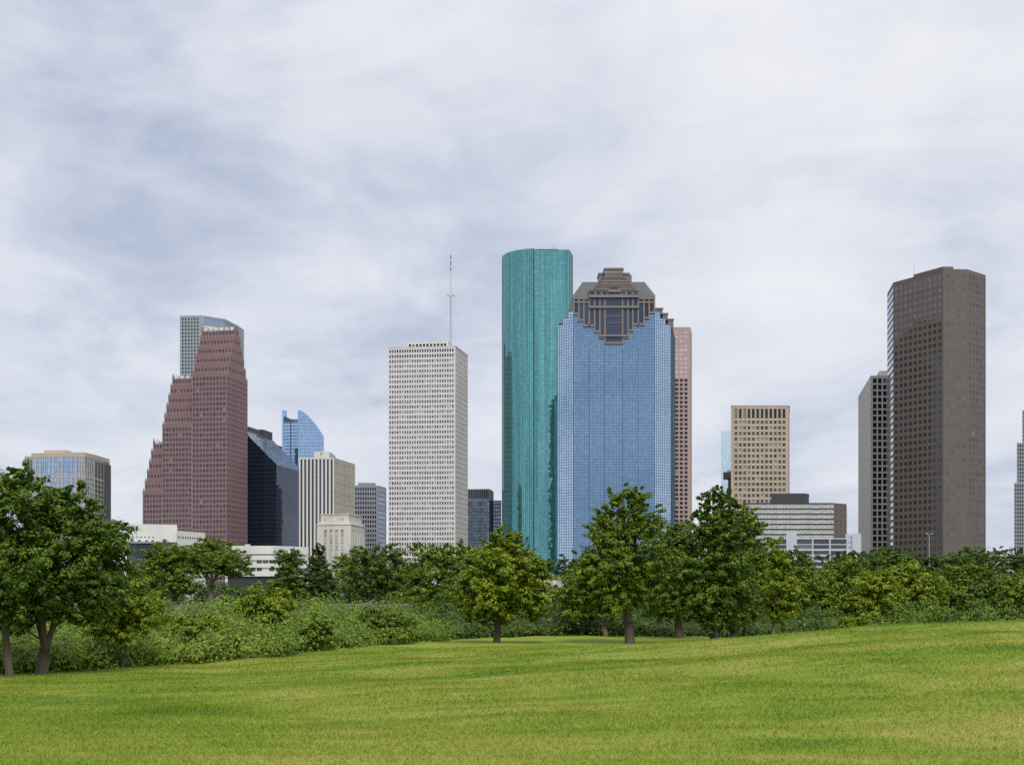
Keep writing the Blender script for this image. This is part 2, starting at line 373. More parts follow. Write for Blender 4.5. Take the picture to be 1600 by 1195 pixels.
Q = np.stack([a0, a0+1, a0+nx_+1, a0+nx_], 1)
cx_ = V[Q].mean(1)
is_lawn = (cx_[:, 1] < edge_D(cx_[:, 0], cx_[:, 1])+1.5) & (np.abs(cx_[:, 0]) < 150) & (cx_[:, 1] > -110)
def sub_mesh(name, q):
    u, inv = np.unique(q, return_inverse=True); return fast_mesh(name, V[u], inv.reshape(-1, 4), True)
link('lawn', sub_mesh('lawn', Q[is_lawn]), M['lawn'], kind='structure', label='mown green lawn with straw coloured streaks rising to a low hill')
link('terrain', sub_mesh('terrain', Q[~is_lawn]), M['earth'], kind='structure', label='dark ground of the bayou banks and the city beyond the lawn')

# ------------------------------------------------------------------ building kit
def unit(v): v = np.array(v, float); return v/np.linalg.norm(v)
def inset(pts, d):
    """offset a counter-clockwise polygon inwards"""
    out = []; n = len(pts)
    for k in range(n):
        a, p, c = (np.array(pts[(k+q) % n], float) for q in (-1, 0, 1))
        t1, t2 = unit(p-a), unit(c-p); n1, n2 = np.array((-t1[1], t1[0])), np.array((-t2[1], t2[0]))
        m_ = n1+n2; m_ = m_/max(0.25, m_@n1)*1.0/1.0 if False else m_/max(0.3, 1+n1@n2)
        out.append(tuple(p+m_*d))
    return out
class Face:
    """one side of a building: a along the wall, z up, d outwards"""
    def __init__(s, P0, P1):
        s.p = np.array(P0, float); q = np.array(P1, float)-s.p; s.L = float(np.linalg.norm(q)); s.t = q/s.L
        s.n = np.array((s.t[1], -s.t[0])); s.rz = math.atan2(s.t[1], s.t[0])
    def pt(s, a, z, d=0.0):
        q = s.p+s.t*a+s.n*d; return (q[0], q[1], z)
    def box(s, mb, a0, a1, z0, z1, d0, d1):
        mb.box8([s.pt(a0, z0, d1), s.pt(a1, z0, d1), s.pt(a1, z0, d0), s.pt(a0, z0, d0), s.pt(a0, z1, d1), s.pt(a1, z1, d1), s.pt(a1, z1, d0), s.pt(a0, z1, d0)])
class Building:
    def __init__(s, name, label, pts, group='downtown skyline buildings', budget=300, cat='building', z0=None):
        c = np.mean(np.array(pts), 0); s.z0 = CITY if z0 is None else z0
        s.loc = (float(c[0]), float(c[1]), s.z0)
        s.o = thing(name, label, cat, s.loc, group); s.pts = [tuple(p) for p in pts]; s.budget = budget
        s.wmesh = {}; s.extra = {}
    def part(s, name, mb, mat, parent=None, **props):
        return link(name, mb.mesh(name, s.loc), M[mat], parent or s.o, **props) if mb.v else None
    def core(s, z1, mat, d=0.55, pts=None, name='core_wall', z0=None):
        mb = MB(); mb.prism(inset(pts or s.pts, d), s.z0-0.5 if z0 is None else z0, z1); return s.part(name, mb, mat)
    def window(s, fc, a0, a1, z0, z1, d, mat, name='window', th=0.12):
        w, h = a1-a0, z1-z0
        if s.budget > 0:
            s.budget -= 1
            key = (round(w, 2), round(h, 2), mat)
            if key not in s.wmesh:
                mb = MB(); mb.box(-w/2, w/2, -th, 0, -h/2, h/2); s.wmesh[key] = mb.mesh(name)
            q = fc.pt((a0+a1)/2, (z0+z1)/2, d)
            link(name, s.wmesh[key], M[mat], s.o, (q[0]-s.loc[0], q[1]-s.loc[1], q[2]-s.loc[2]), fc.rz)
        else:
            fc.box(s.extra.setdefault((name, mat), MB()), a0, a1, z0, z1, d, d+th)
    def flush(s):
        for (name, mat), mb in s.extra.items():
            s.part(name, mb, mat, kind='stuff')
    def grid(s, P0, P1, z0, z1, nb, fh, wf, hf, wall, glass, depth=0.5, ml=0.6, mr=0.6, mt=0.8, sill=0.45, name='wall', pier_out=0.04,
             skip=None, glass_at=None, ztop_rows=None, wname='window'):
        """punched or framed facade: piers and spandrels in front of recessed window panes"""
        fc = Face(P0, P1); L = fc.L; mb = MB()
        bw = (L-ml-mr)/nb; ww = bw*wf
        nf = int((z1-mt-z0)/fh)
        e = 0.03
        # piers
        xs = [ml+bw*k+(bw-ww)/2 for k in range(nb)]
        edges = [e]+[v for x in xs for v in (x, x+ww)]+[L-e]
        for k in range(0, len(edges), 2):
            fc.box(mb, edges[k], edges[k+1], z0, z1, -depth-0.1, pier_out)
        zt = z1-mt
        rows = []
        for r in range(nf):
            top = zt-r*fh; h = fh*hf
            if ztop_rows and r < len(ztop_rows): h = fh*ztop_rows[r]
            rows.append((top-h, top))
        prev = z1
        for r, (lo, hi) in enumerate(rows):
            fc.box(mb, e, L-e, hi, prev-0.001 if r == 0 else prev, -depth-0.08, 0.0); prev = lo
        fc.box(mb, e, L-e, z0, prev, -depth-0.08, 0.0)
        s.part(name, mb, wall)
        for r, (lo, hi) in enumerate(rows):
            for k, x in enumerate(xs):
                if skip and skip(k, r): continue
                s.window(fc, x-0.02, x+ww+0.02, lo-0.02, hi+0.02, -depth, glass_at(k, r) if glass_at else glass, wname)
        return fc, rows, xs
    def curtain(s, P0, P1, z0, z1, pw, ph, glass, mull, mw=0.22, mh=0.22, proud=0.10, tilt=0.0022, name='glass_pane', zt=None, mb=None, mm=None):
        """curtain wall: separate panes, each very slightly out of plane, under a grid of mullions"""
        fc = Face(P0, P1); L = fc.L; own = mb is None
        if own: mb, mm = MB(), MB()
        n = max(1, round(L/pw)); r = max(1, round((z1-z0)/ph)); w = L/n; h = (z1-z0)/r
        for i in range(n):
            a0, a1 = i*w, (i+1)*w
            if zt:
                t0, t1 = zt(a0/L), zt(a1/L)
            for j in range(r):
                lo, hi = z0+j*h, z0+(j+1)*h
                h0 = h1 = hi
                if zt:
                    if lo >= min(t0, t1)-0.05: 
                        if lo >= max(t0, t1)-0.05: continue
                    h0, h1 = max(lo, min(hi, t0)), max(lo, min(hi, t1))
                tx, tz = rnd.gauss(0, tilt)*w/2, rnd.gauss(0, tilt)*h/2
                mb.poly([fc.pt(a0, lo, -tx-tz), fc.pt(a1, lo, tx-tz), fc.pt(a1, h1, tx+tz), fc.pt(a0, h0, -tx+tz)])
        for i in range(n+1):
            a = min(max(i*w, mw/2+0.01), L-mw/2-0.01); top = z1 if not zt else min(z1, zt(a/L))
            fc.box(mm, a-mw/2, a+mw/2, z0, top, -0.05, proud)
        for j in range(r+1):
            z = z0+j*h
            if not zt: fc.box(mm, 0.02, L-0.02, z-mh/2, z+mh/2, -0.05, proud-0.03)
            else:
                ks = [k/40 for k in range(41) if zt(k/40) > z]
                if ks and max(ks) > min(ks): fc.box(mm, min(ks)*L+0.02, max(ks)*L-0.02, z-mh/2, z+mh/2, -0.05, proud-0.03)
        if own:
            s.part(name, mb, glass, kind='stuff'); s.part('mullion_grid', mm, mull)
        return fc
    def slab(s, pts, z0, z1, mat, name):
        mb = MB(); mb.prism(pts, z0, z1); return s.part(name, mb, mat)
def depths(cs, i, D):
    """corner columns and roof rows of one level roof -> plan points, from the corner i at distance D"""
    return [W(px, D*(HY-cs[i][1])/(HY-py)) for px, py in cs]
def mast(b, x, y, z0, z1, r0=0.12, r1=0.04, mat='grey_metal', name='antenna'):
    mb = MB(); mb.frustum(x, y, z0, z1, r0, r1, 6); return b.part(name, mb, mat)
def L2(a, b, f): return (a[0]+(b[0]-a[0])*f, a[1]+(b[1]-a[1])*f)

# ---------- white travertine office tower with the tall mast
D = 1110.0
p1 = W(711.5, D); p2 = W(731, D*389/374); p0 = W(607, D*389/386.5)
p3 = (p2[0]+p0[0]-p1[0], p2[1]+p0[1]-p1[1])
b = Building('office_tower', 'white stone office tower with tight window rows and a tall thin rooftop mast', [p0, p1, p2, p3])
zt = Z(541, D)
b.core(zt-0.4, 'win_grey', 0.7)
b.grid(p0, p1, CITY, zt, 26, 4.42, 0.62, 0.60, 'white_stone', 'win_grey', 0.6, 0.4, 1.1, 1.9, glass_at=lambda k, r: 'win_navy' if r < 2 else 'win_grey')
b.grid(p1, p2, CITY, zt, 18, 4.42, 0.16, 0.30, 'white_stone', 'win_pale', 0.5, 1.0, 1.0, 2.2, name='wall', pier_out=-0.12)
for q0, q1 in ((p2, p3), (p3, p0)):
    b.grid(q0, q1, CITY, zt, 6, 8.8, 0.5, 0.5, 'white_stone', 'win_grey', 0.6)
b.slab(inset(b.pts, -0.25), zt, zt+0.5, 'white_stone', 'parapet')
f = Face(p0, p1); g = Face(p1, p2)
def rel(a, d): q = f.p+f.t*a-f.n*d; return (q[0], q[1])
pa, pb_, pc_, pd = rel(15.5, 6), rel(51.5, 6), rel(51.5, 34), rel(15.5, 34)
zp = Z(533, D+6)
b.core(zp-0.2, 'dark_panel', 1.0, [pa, pb_, pc_, pd], 'penthouse_core', zt+0.5)
fc, rows, xs = b.grid(pa, pb_, zt+0.5, zp, 11, zp-zt-2.4, 0.74, 1.0, 'white_stone', 'win_dark', 0.8, 0.8, 0.8, 1.6, name='penthouse')
b.grid(pb_, pc_, zt+0.5, zp, 2, zp-zt-2.4, 0.1, 0.9, 'white_stone', 'win_dark', 0.8, 0.8, 0.8, 1.6, name='penthouse')
b.slab(inset([pa, pb_, pc_, pd], -0.2), zp, zp+0.4, 'white_stone', 'penthouse_roof')
mx, my = W(704.3, D+24)
mb = MB(); zA = Z(392, D+24); zB = Z(462, D+24)
for k in range(3):
    w = k*2.094+0.4
    mb.tube([(mx+1.0*math.cos(w), my+1.0*math.sin(w), zt), (mx+0.55*math.cos(w), my+0.55*math.sin(w), zB)], [0.13, 0.11], 5)
for k in range(14):
    z = zt+(zB-zt)*k/14; r_ = 1.0-0.45*k/14
    for q in range(3):
        w, w2 = q*2.094+0.4, (q+1)*2.094+0.4
        mb.tube([(mx+r_*math.cos(w), my+r_*math.sin(w), z), (mx+r_*.96*math.cos(w2), my+r_*.96*math.sin(w2), z+(zB-zt)/14)], [0.05, 0.05], 4)
b.part('mast', mb, 'grey_metal')
mb = MB(); mb.frustum(mx, my, zB-1, zB+18, 0.75, 0.6, 8); mb.frustum(mx, my, zB+18, zA, 0.32, 0.12, 8)
b.part('mast_tip', mb, 'white_paint')
mb = MB(); mb.box(mx-2.8, mx+2.8, my-.3, my+.3, zB-0.3, zB+0.3); mb.box(mx-2.8, mx-2.4, my-.3, my+.3, zB-1.4, zB+1.4); mb.box(mx+2.4, mx+2.8, my-.3, my+.3, zB-1.4, zB+1.4)
b.part('crossarm', mb, 'grey_metal')
for k in range(3):
    z = zB+22+k*(zA-zB-24)/3
    mb = MB(); mb.frustum(mx, my, z, z+3.2, 0.42, 0.42, 8); b.part('mast_band', mb, 'dark_metal')
for k, px in enumerate((638, 646, 660, 672, 688)):
    q = W(px, D+8); mast(b, q[0], q[1], zp+0.4, zp+1.6+0.8*rnd.random())
b.flush()

# ---------- red granite tower with three crow-stepped gables
D = 1138.0
k1 = np.array(W(354, D)); k2 = np.array(W(386.8, D*343/330))
e2 = unit(k2-k1); e1 = np.array((-e2[1], e2[0])); WID = float(np.linalg.norm(k2-k1))
def along(px):      # distance along the long front from the corner to a photograph column
    u = (px-800)/F; return float((k1[0]-u*k1[1])/(u*e1[1]-e1[0]))
A = [along(223), along(253.5), along(300)]
def rp(a, d): q = k1+e1*a+e2*d; return (float(q[0]), float(q[1]))
def zat(py, a, d): return Z(py, rp(a, d)[1])
b = Building('gabled_tower', 'red granite tower stepping down in three crow-stepped gables with spiky pinnacles', [rp(A[0], 0), rp(0, 0), rp(0, WID), rp(A[0], WID)], budget=300)
eaves = [zat(771, A[0], 0), zat(667, A[1], 0), zat(588, A[2], 0)]
ridge = [zat(694, A[0], WID/2), zat(593, A[1], WID/2), zat(519, A[2], WID/2)]
FH = 4.55; BAY = 3.36
zlow = CITY
NT = 5
PIN = MB(); PIN.box(-.75, .75, -.75, .75, 0, 2.4); PIN.frustum(0, 0, 2.4, 5.6, 0.8, 0.08, 4); PIN = PIN.mesh('pinnacle')
for s_ in range(2, -1, -1):
    aL = A[s_]; aR = 0.0 if s_ == 2 else A[s_+1]
    nb = max(3, round((aL-aR)/BAY))
    ze, zr = eaves[s_], ridge[s_]
    pts = [rp(aL, 0), rp(aR, 0), rp(aR, WID), rp(aL, WID)]
    b.core(ze-0.5, 'dark_panel', 0.55, pts)
    b.grid(pts[0], pts[1], CITY, ze, nb, FH, 0.70, 0.66, 'granite_red', 'win_red', 0.45, 0.5, 0.5, 1.2)
    if s_ == 2: b.grid(pts[1], pts[2], CITY, ze, 13, FH, 0.55, 0.60, 'granite_red', 'win_red', 0.45, 0.6, 0.6, 1.2)
    zl = CITY if s_ == 0 else eaves[s_-1]-4
    b.grid(pts[3], pts[0], zl, ze, 13, FH, 0.6, 0.6, 'granite_red', 'win_red', 0.45, 0.6, 0.6, 1.2)
    b.grid(pts[2], pts[3], CITY, ze, max(3, nb//2), FH*2, 0.5, 0.5, 'granite_red', 'win_red', 0.45)
    th = (zr-ze)/NT; din = WID/2/(NT+0.9)
    ledge = MB(); dorm = MB()
    for j in range(NT+1):
        d0 = j*din; z0t = ze+(j-1)*th; z1t = ze+j*th
        if j > 0:
            tp = [rp(aL, d0), rp(aR, d0), rp(aR, WID-d0), rp(aL, WID-d0)]
            b.core(z1t-0.4, 'dark_panel', 0.55, tp, 'core_wall', z0t-0.6)
            b.grid(tp[0], tp[1], z0t, z1t, nb, th/2, 0.64, 0.62, 'granite_red', 'win_red', 0.45, 0.5, 0.5, 1.2, skip=lambda k, r: False)
            if s_ == 2: b.grid(tp[1], tp[2], z0t-0.02, z1t, max(2, 13-2*j), th/2, 0.55, 0.6, 'granite_red', 'win_red', 0.45, 0.5, 0.5, 1.2)
            b.grid(tp[3], tp[0], z0t-0.02, z1t, max(2, 13-2*j), th/2, 0.55, 0.6, 'granite_red', 'win_red', 0.45, 0.5, 0.5, 1.2)
        # ledge parapet and the row of small upstands on each step
        fe = Face(rp(aL, d0), rp(aR, d0))
        if j < NT:
            fe.box(ledge, 0.1, fe.L-0.1, z1t, z1t+0.9, -0.9, 0.12)
            step_ = fe.L/nb
            for k in range(nb+1):
                a = min(max(k*step_, 0.35), fe.L-0.35)
                fe.box(dorm, a-0.34, a+0.34, z1t+0.9, z1t+2.5, -0.95, 0.05)
            fe2 = Face(rp(aR, WID-d0), rp(aL, WID-d0)); fe2.box(ledge, 0.1, fe2.L-0.1, z1t, z1t+0.9, -0.9, 0.12)
        # pinnacles on the gable ends
        for aa, dd in ((aL-0.6, d0+0.6), (aR+0.6, d0+0.6), (aL-0.6, WID-d0-0.6), (aR+0.6, WID-d0-0.6)):
            if aa < 1 and s_ != 2: continue
            q = rp(aa, dd); link('pinnacle', PIN, M['granite_red'], b.o, (q[0]-b.loc[0], q[1]-b.loc[1], z1t-b.loc[2]))
    b.part('step_ledge', ledge, 'granite_red', kind='stuff'); b.part('upstand_row', dorm, 'granite_red', kind='stuff')
    # pale metal ridge house
    dr = NT*din+0.8
    fr = Face(rp(aL-1.2, dr), rp(aR+ (1.2 if s_ == 2 else 0.0), dr))
    mb = MB(); fr.box(mb, 0, fr.L, zr, zr+1.8, -(WID-2*dr), 0); b.part('ridge_roof', mb, 'grey_metal')
    mb = MB()
    nn = max(2, round(fr.L/5.2))
    for k in range(nn):
        a = (k+0.5)*fr.L/nn; fr.box(mb, a-1.5, a+1.5, zr+0.2, zr+2.9, -2.0, 0.5)
    b.part('ridge_dormer', mb, 'white_paint')
b.flush()

# ---------- grey granite five-sided tower behind it
D = 1400.0
cs = [(281, 494), (313.5, 493.4), (319, 493.8), (352, 499), (371.5, 509)]
P = depths(cs, 1, D)
back = [(P[4][0]+2, P[4][1]+24), (P[0][0]+8, P[0][1]+52)]
b = Building('grey_tower', 'tall pale grey granite tower rising behind the red gabled tower', P+back)
zt = Z(493.4, D)
b.core(zt-0.5, 'granite_grey', 0.6)
b.grid(P[0], P[1], CITY, zt, 6, 3.86, 0.56, 0.60, 'granite_grey', 'win_navy', 0.5, 1.6, 1.6, 2.2)
mb = MB(); Face(P[1], P[2]).box(mb, 0.04, Face(P[1], P[2]).L-.04, CITY, zt, -0.7, 0); b.part('corner_wall', mb, 'granite_grey')
fc = Face(P[2], P[3]); mb = MB(); mg = MB()
fc.box(mb, 0.04, fc.L-0.04, zt-1.6, zt, -0.7, 0.0)
fc.box(mb, 0.04, fc.L-0.04, CITY, zt-14, -0.7, 0.0)
for k in range(12):
    a = fc.L*k/11; a = min(max(a, .3), fc.L-.3); fc.box(mb, a-0.16, a+0.16, zt-8.2, zt-1.6, -0.6, -0.05)
fc.box(mb, 0.04, fc.L-0.04, zt-9.6, zt-8.2, -0.7, 0.02); fc.box(mb, 0.04, fc.L-0.04, zt-14, zt-12.4, -0.7, 0.02)
b.part('wall', mb, 'granite_grey')
fc.box(mg, 0.1, fc.L-0.1, zt-8.2, zt-1.6, -0.55, -0.4); b.part('window_band', mg, 'cw_slate')
mg = MB(); fc.box(mg, 0.1, fc.L-0.1, zt-12.4, zt-9.6, -0.55, -0.4); b.part('window_band', mg, 'panel_light')
b.grid(P[3], P[4], CITY, zt, 6, 3.86, 0.56, 0.60, 'granite_grey', 'win_navy', 0.5, 2.6, 0.8, 2.2)
mb = MB()
for q0, q1 in ((P[4], back[0]), (back[0], back[1]), (back[1], P[0])):
    ff = Face(q0, q1); ff.box(mb, 0.05, ff.L-0.05, CITY, zt, -0.65, -0.02)
b.part('rear_wall', mb, 'granite_grey')
b.slab(inset(b.pts, 0.2), zt, zt+0.5, 'grey_metal', 'parapet')
for px in (310, 316, 330, 345, 351):
    q = W(px, D+14); mast(b, q[0], q[1], zt+0.3, zt+2.5+2.5*rnd.random(), 0.14)
b.flush()

# ---------- black glass tower with the slanted roof
D = 1200.0
c0 = np.array(W(432, D)); c1 = np.array(W(467, D*204/194)); q2 = unit(c1-c0); q1_ = np.array((-q2[1], q2[0]))
def bp_(a, d): q = c0+q1_*a+q2*d; return (float(q[0]), float(q[1]))
zc = Z(726, D); LEN = 78.0; HW = 36.0
b = Building('slant_roof_tower', 'black glass tower with a slanting glass roof beside the red gabled tower', [bp_(50, 0), bp_(0, 0), bp_(0, LEN), bp_(50, LEN)])
mb = MB(); mb.prism(inset([bp_(HW, 0), bp_(0, 0), bp_(0, LEN), bp_(HW, LEN)], 0.3), CITY, [zc+HW-.8, zc-.8, zc-.8, zc+HW-.8]); b.part('core_wall', mb, 'dark_metal')
b.curtain(bp_(HW, 0), bp_(0, 0), CITY, zc+HW, 3.0, 3.9, 'cw_black', 'mull_dark', 0.10, 0.5, zt=lambda s: zc+HW*(1-s))
b.curtain(bp_(0, 0), bp_(0, LEN), CITY, zc, 3.0, 3.9, 'cw_black', 'mull_dark', 0.10, 0.25)
mb = MB(); mm = MB()
nr, nl = 12, 26
for i in range(nr):
    for j in range(nl):
        a0, a1 = HW*i/nr, HW*(i+1)/nr; d0, d1 = LEN*j/nl, LEN*(j+1)/nl; g_ = rnd.gauss(0, 0.01)
        mb.poly([(*bp_(a0, d0), zc+a0+g_), (*bp_(a0, d1), zc+a0-g_), (*bp_(a1, d1), zc+a1-g_), (*bp_(a1, d0), zc+a1+g_)])
b.part('roof_pane', mb, 'cw_slate', kind='stuff')
for i in range(nr+1):
    a = HW*i/nr; fr = Face(bp_(a, 0), bp_(a, LEN)); fr.box(mm, 0, fr.L, zc+a-0.05, zc+a+0.14, -0.16, 0.0)
for j in range(nl+1):
    d = LEN*j/nl; e_ = np.array([*q1_, 1.0])*HW; o_ = np.array([*bp_(0, d), zc+0.02]); w_ = np.array([*q2, 0])*0.12; u_ = np.array((0, 0, 0.12))
    mm.box8([o_-w_, o_+w_, o_+w_+e_, o_-w_+e_, o_-w_+u_, o_+w_+u_, o_+w_+e_+u_, o_-w_+e_+u_])
b.part('roof_mullion', mm, 'mull_dark')
mb = MB(); mb.prism([bp_(HW+14, 0.5), bp_(HW+.05, 0.5), bp_(HW+.05, LEN), bp_(HW+14, LEN)], CITY, zc+HW); b.part('high_block', mb, 'cw_black')
mb = MB(); mb.prism([bp_(HW+8, 20), bp_(HW-1, 20), bp_(HW-1, 52), bp_(HW+8, 52)], zc+HW-1.5, zc+HW+3.2); b.part('roof_house', mb, 'dark_metal')
mb = MB(); mb.prism([bp_(HW+8, 53), bp_(HW-3, 53), bp_(HW-3, LEN), bp_(HW+8, LEN)], zc+HW-3.5, zc+HW+4.6); b.part('roof_house', mb, 'dark_metal')
b.flush()
# its lower twin behind
D = 1330.0
t0, t1 = W(424, D), W(472, D+20)
tz0, tz1 = Z(692, D), Z(708, D+20)
b = Building('twin_tower', 'smoky glass roof screen of a dark tower behind the slanting roof', [t0, t1, (t1[0]+4, t1[1]+30), (t0[0]+4, t0[1]+30)])
mb = MB(); mb.prism(inset(b.pts, 0.3), CITY, [tz0-1, tz1-1, tz1-1, tz0-1]); b.part('core_wall', mb, 'dark_metal')
b.curtain(t0, t1, CITY, tz0, 3.0, 3.9, 'cw_slate', 'mull_dark', 0.1, 0.3, zt=lambda s: tz0+(tz1-tz0)*s)
b.flush()

# ---------- blue sail-topped glass tower
D = 1325.0
s0 = W(443, D+4); s1 = W(465.6, D); zf = Z(640, D)
s2 = W(506, D+2); s3 = (s2[0]-12, s2[1]+32); s4 = (s0[0]+1, s0[1]+38)
b = Building('sail_tower', 'blue glass tower whose curved top sweeps down like a sail', [s0, s1, s2, s3, s4])
zfl = Z(655, D); zend = Z(682, D+2)
def sail(s): return zend+(zf-zend)*(1-(s**1.55))
b.core(zend-1, 'cw_sail', 0.5)
b.core(zfl-1, 'cw_sail', 0.5, [s0, s1, L2(s1, s2, .42), (s4[0]+14, s4[1]-4), s4], 'upper_core', zend-2)
b.curtain(s0, s1, CITY, zfl, 4.6, 3.4, 'cw_sail', 'mull_blue', 0.12, 0.7)
b.curtain(s1, s2, CITY, zf, 2.3, 3.4, 'cw_sail', 'mull_blue', 0.12, 0.25, zt=sail)
fc = Face(s1, s2); mb = MB(); n = 24
for k in range(n):      # the sail is a free-standing screen wall above the roof
    a, c = k/n, (k+1)/n
    mb.box8([fc.pt(a*fc.L, zend-4, -0.15), fc.pt(c*fc.L, zend-4, -0.15), fc.pt(c*fc.L, zend-4, -0.8), fc.pt(a*fc.L, zend-4, -0.8),
             fc.pt(a*fc.L, max(zend-3.9, sail(a)), -0.15), fc.pt(c*fc.L, max(zend-3.9, sail(c)), -0.15), fc.pt(c*fc.L, max(zend-3.9, sail(c)), -0.8), fc.pt(a*fc.L, max(zend-3.9, sail(a)), -0.8)])
b.part('sail_screen', mb, 'cw_sail')
fc = Face(s0, s1)
mb = MB(); fc.box(mb, fc.L*0.47, fc.L*0.53, CITY, zfl-2, -0.1, 0.35); b.part('centre_rib', mb, 'mull_blue')
mb = MB(); fc.box(mb, -1.6, 0.2, CITY, zf+0.3, -8, 0.5); b.part('edge_fin', mb, 'cw_sail')
mb = MB()
for k in range(8):
    a = k/8; z = zfl+4.0-5.5*math.sin(math.pi/2*(a+0.06)); fc.box(mb, a*fc.L+0.2, (a+.125)*fc.L+0.2, zfl-2.6, z, -3, 0.25)
b.part('swept_parapet', mb, 'mull_blue')
b.flush()

# ---------- concrete tower with dark vertical window strips
D = 1000.0
P = depths([(467.3, 715.5), (522, 715.5), (554.6, 725.6)], 1, D)
P.append((P[0][0]+P[2][0]-P[1][0], P[0][1]+P[2][1]-P[1][1]))
b = Building('striped_tower', 'concrete tower of dark vertical window strips with a pale penthouse', P)
zt = Z(715.5, D)
b.core(zt-0.3, 'dark_panel', 0.75)
fc = Face(P[0], P[1]); mb = MB(); n = 9; bw = (fc.L-0.8)/n
for k in range(n+1):
    a = 0.4+k*bw; fc.box(mb, max(0.03, a-bw*0.24), min(fc.L-0.03, a+bw*0.24), CITY, zt, -0.9, 0.25)
fc.box(mb, 0.05, fc.L-0.05, zt-0.8, zt+0.3, -0.9, 0.1)
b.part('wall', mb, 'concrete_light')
for k in range(n):
    a = 0.4+(k+0.5)*bw
    st = MB(); fc.box(st, a-bw*0.26, a+bw*0.26, CITY, zt-0.8, -0.72, -0.5); so = b.part('window_strip', st, 'win_navy')
    sp = MB()
    for r in range(26): fc.box(sp, a-bw*0.25, a+bw*0.25, zt-3.4-r*3.95, zt-2.3-r*3.95, -0.6, -0.42)
    b.part('spandrel', sp, 'dark_panel', so, kind='stuff')
fc = Face(P[1], P[2]); mb = MB(); fc.box(mb, 0.04, fc.L-0.04, CITY, zt+0.3, -0.9, 0)
for k in range(13):
    a = 1.6+(fc.L-3.2)*k/12; fc.box(mb, a-0.45, a+0.45, CITY, zt-1.2, -0.1, 0.5)
for r in range(13): fc.box(mb, 0.1, fc.L-0.1, zt-3-r*7.9, zt-2.7-r*7.9, -0.1, 0.18)
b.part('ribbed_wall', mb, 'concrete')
mb = MB()
for q0, q1 in ((P[2], P[3]), (P[3], P[0])):
    ff = Face(q0, q1); ff.box(mb, 0.05, ff.L-.05, CITY, zt+0.3, -0.8, 0)
b.part('rear_wall', mb, 'concrete')
f0 = Face(P[0], P[1])
def rl(a, d): q = f0.p+f0.t*a-f0.n*d; return (q[0], q[1])
zp = Z(705.4, D+7)
b.slab([rl(10.6, 7), rl(22.8, 7), rl(22.8, 42), rl(10.6, 42)], zt-0.4, zp, 'concrete_light', 'penthouse')
mb = MB(); fq = Face(rl(10.6, 7), rl(22.8, 7)); fq.box(mb, 5.1, 5.9, zp-2.6, zp-1.2, -0.05, 0.12); fq.box(mb, 6.2, 7.2, zp-1.5, zp-1.25, -0.05, 0.12); b.part('penthouse_vent', mb, 'dark_metal')
q = rl(22, 30); mast(b, q[0], q[1], zp, zp+3)
b.flush()

# ---------- limestone city hall
D = 800.0
P = depths([(501, 803), (545, 802.4), (565, 807)], 1, D); P.append((P[0][0]+P[2][0]-P[1][0], P[0][1]+P[2][1]-P[1][1]))
P2 = inset(P, -1.9)
b = Building('city_hall', 'cream limestone hall with a squarish stepped tower and tall window bays', P2)
zt = Z(802.4, D); zs = Z(820, D)
b.core(zs-0.2, 'limestone', 0.7, P2)
fc = Face(P2[0], P2[1]); mb = MB(); ms_ = MB()
nb = 4; bw = fc.L*0.66/nb; a_ = fc.L*0.17
ed = [0.03]+[v for k in range(nb) for v in (a_+k*bw+bw*.26, a_+k*bw+bw*.74)]+[fc.L-0.03]
for k in range(0, len(ed), 2): fc.box(mb, ed[k], ed[k+1], CITY, zs-3.0, -0.8, 0.1)
fc.box(mb, 0.03, fc.L-0.03, zs-3.0, zs, -0.8, 0.05)
b.part('wall', mb, 'limestone')
for k in range(nb):
    for r in range(8):
        z = zs-5.2-r*4.3
        b.window(fc, a_+k*bw+bw*.25, a_+k*bw+bw*.75, z-1.75, z+1.3, -0.6, 'win_pale')
fc = Face(P2[1], P2[2]); mb = MB(); nb = 6; bw = fc.L/nb
ed = [0.03]+[v for k in range(nb) for v in (k*bw+bw*.33, k*bw+bw*.67)]+[fc.L-0.03]
for k in range(0, len(ed), 2): fc.box(mb, ed[k], ed[k+1], CITY, zs-3.0, -0.8, 0.1)
fc.box(mb, 0.03, fc.L-0.03, zs-3.0, zs, -0.8, 0.05); b.part('wall', mb, 'limestone')
for k in range(nb):
    for r in range(8):
        z = zs-5.2-r*4.3; b.window(fc, k*bw+bw*.32, k*bw+bw*.68, z-1.75, z+1.3, -0.6, 'win_pale')
mb = MB()
for q0, q1 in ((P2[2], P2[3]), (P2[3], P2[0])):
    ff = Face(q0, q1); ff.box(mb, 0.05, ff.L-.05, CITY, zs, -0.8, 0)
b.part('rear_wall', mb, 'limestone')
b.slab(inset(P2, -0.35), zs, zs+0.7, 'limestone', 'cornice')
b.slab(inset(P2, 0.7), zs+0.7, zs+1.9, 'limestone', 'stepped_stage')
b.slab(P, zs+1.9, zt-0.6, 'limestone', 'attic_stage'); b.slab(inset(P, -0.3), zt-0.6, zt, 'limestone', 'cornice')
fc = Face(P[0], P[1])
mb = MB(); c_ = fc.pt(fc.L*.49, zt-3.4, 0)
for k in range(1):
    n = 16; pts = [fc.pt(fc.L*.49+1.15*math.cos(2*math.pi*i/n), zt-3.4+1.15*math.sin(2*math.pi*i/n), 0.18) for i in range(n)]
    mb.poly(pts)
    for i in range(n):
        a, c = 2*math.pi*i/n, 2*math.pi*(i+1)/n
        mb.poly([fc.pt(fc.L*.49+1.15*math.cos(a), zt-3.4+1.15*math.sin(a), -0.1), fc.pt(fc.L*.49+1.15*math.cos(c), zt-3.4+1.15*math.sin(c), -0.1), pts[(i+1) % n], pts[i]])
b.part('clock_face', mb, 'white_paint')
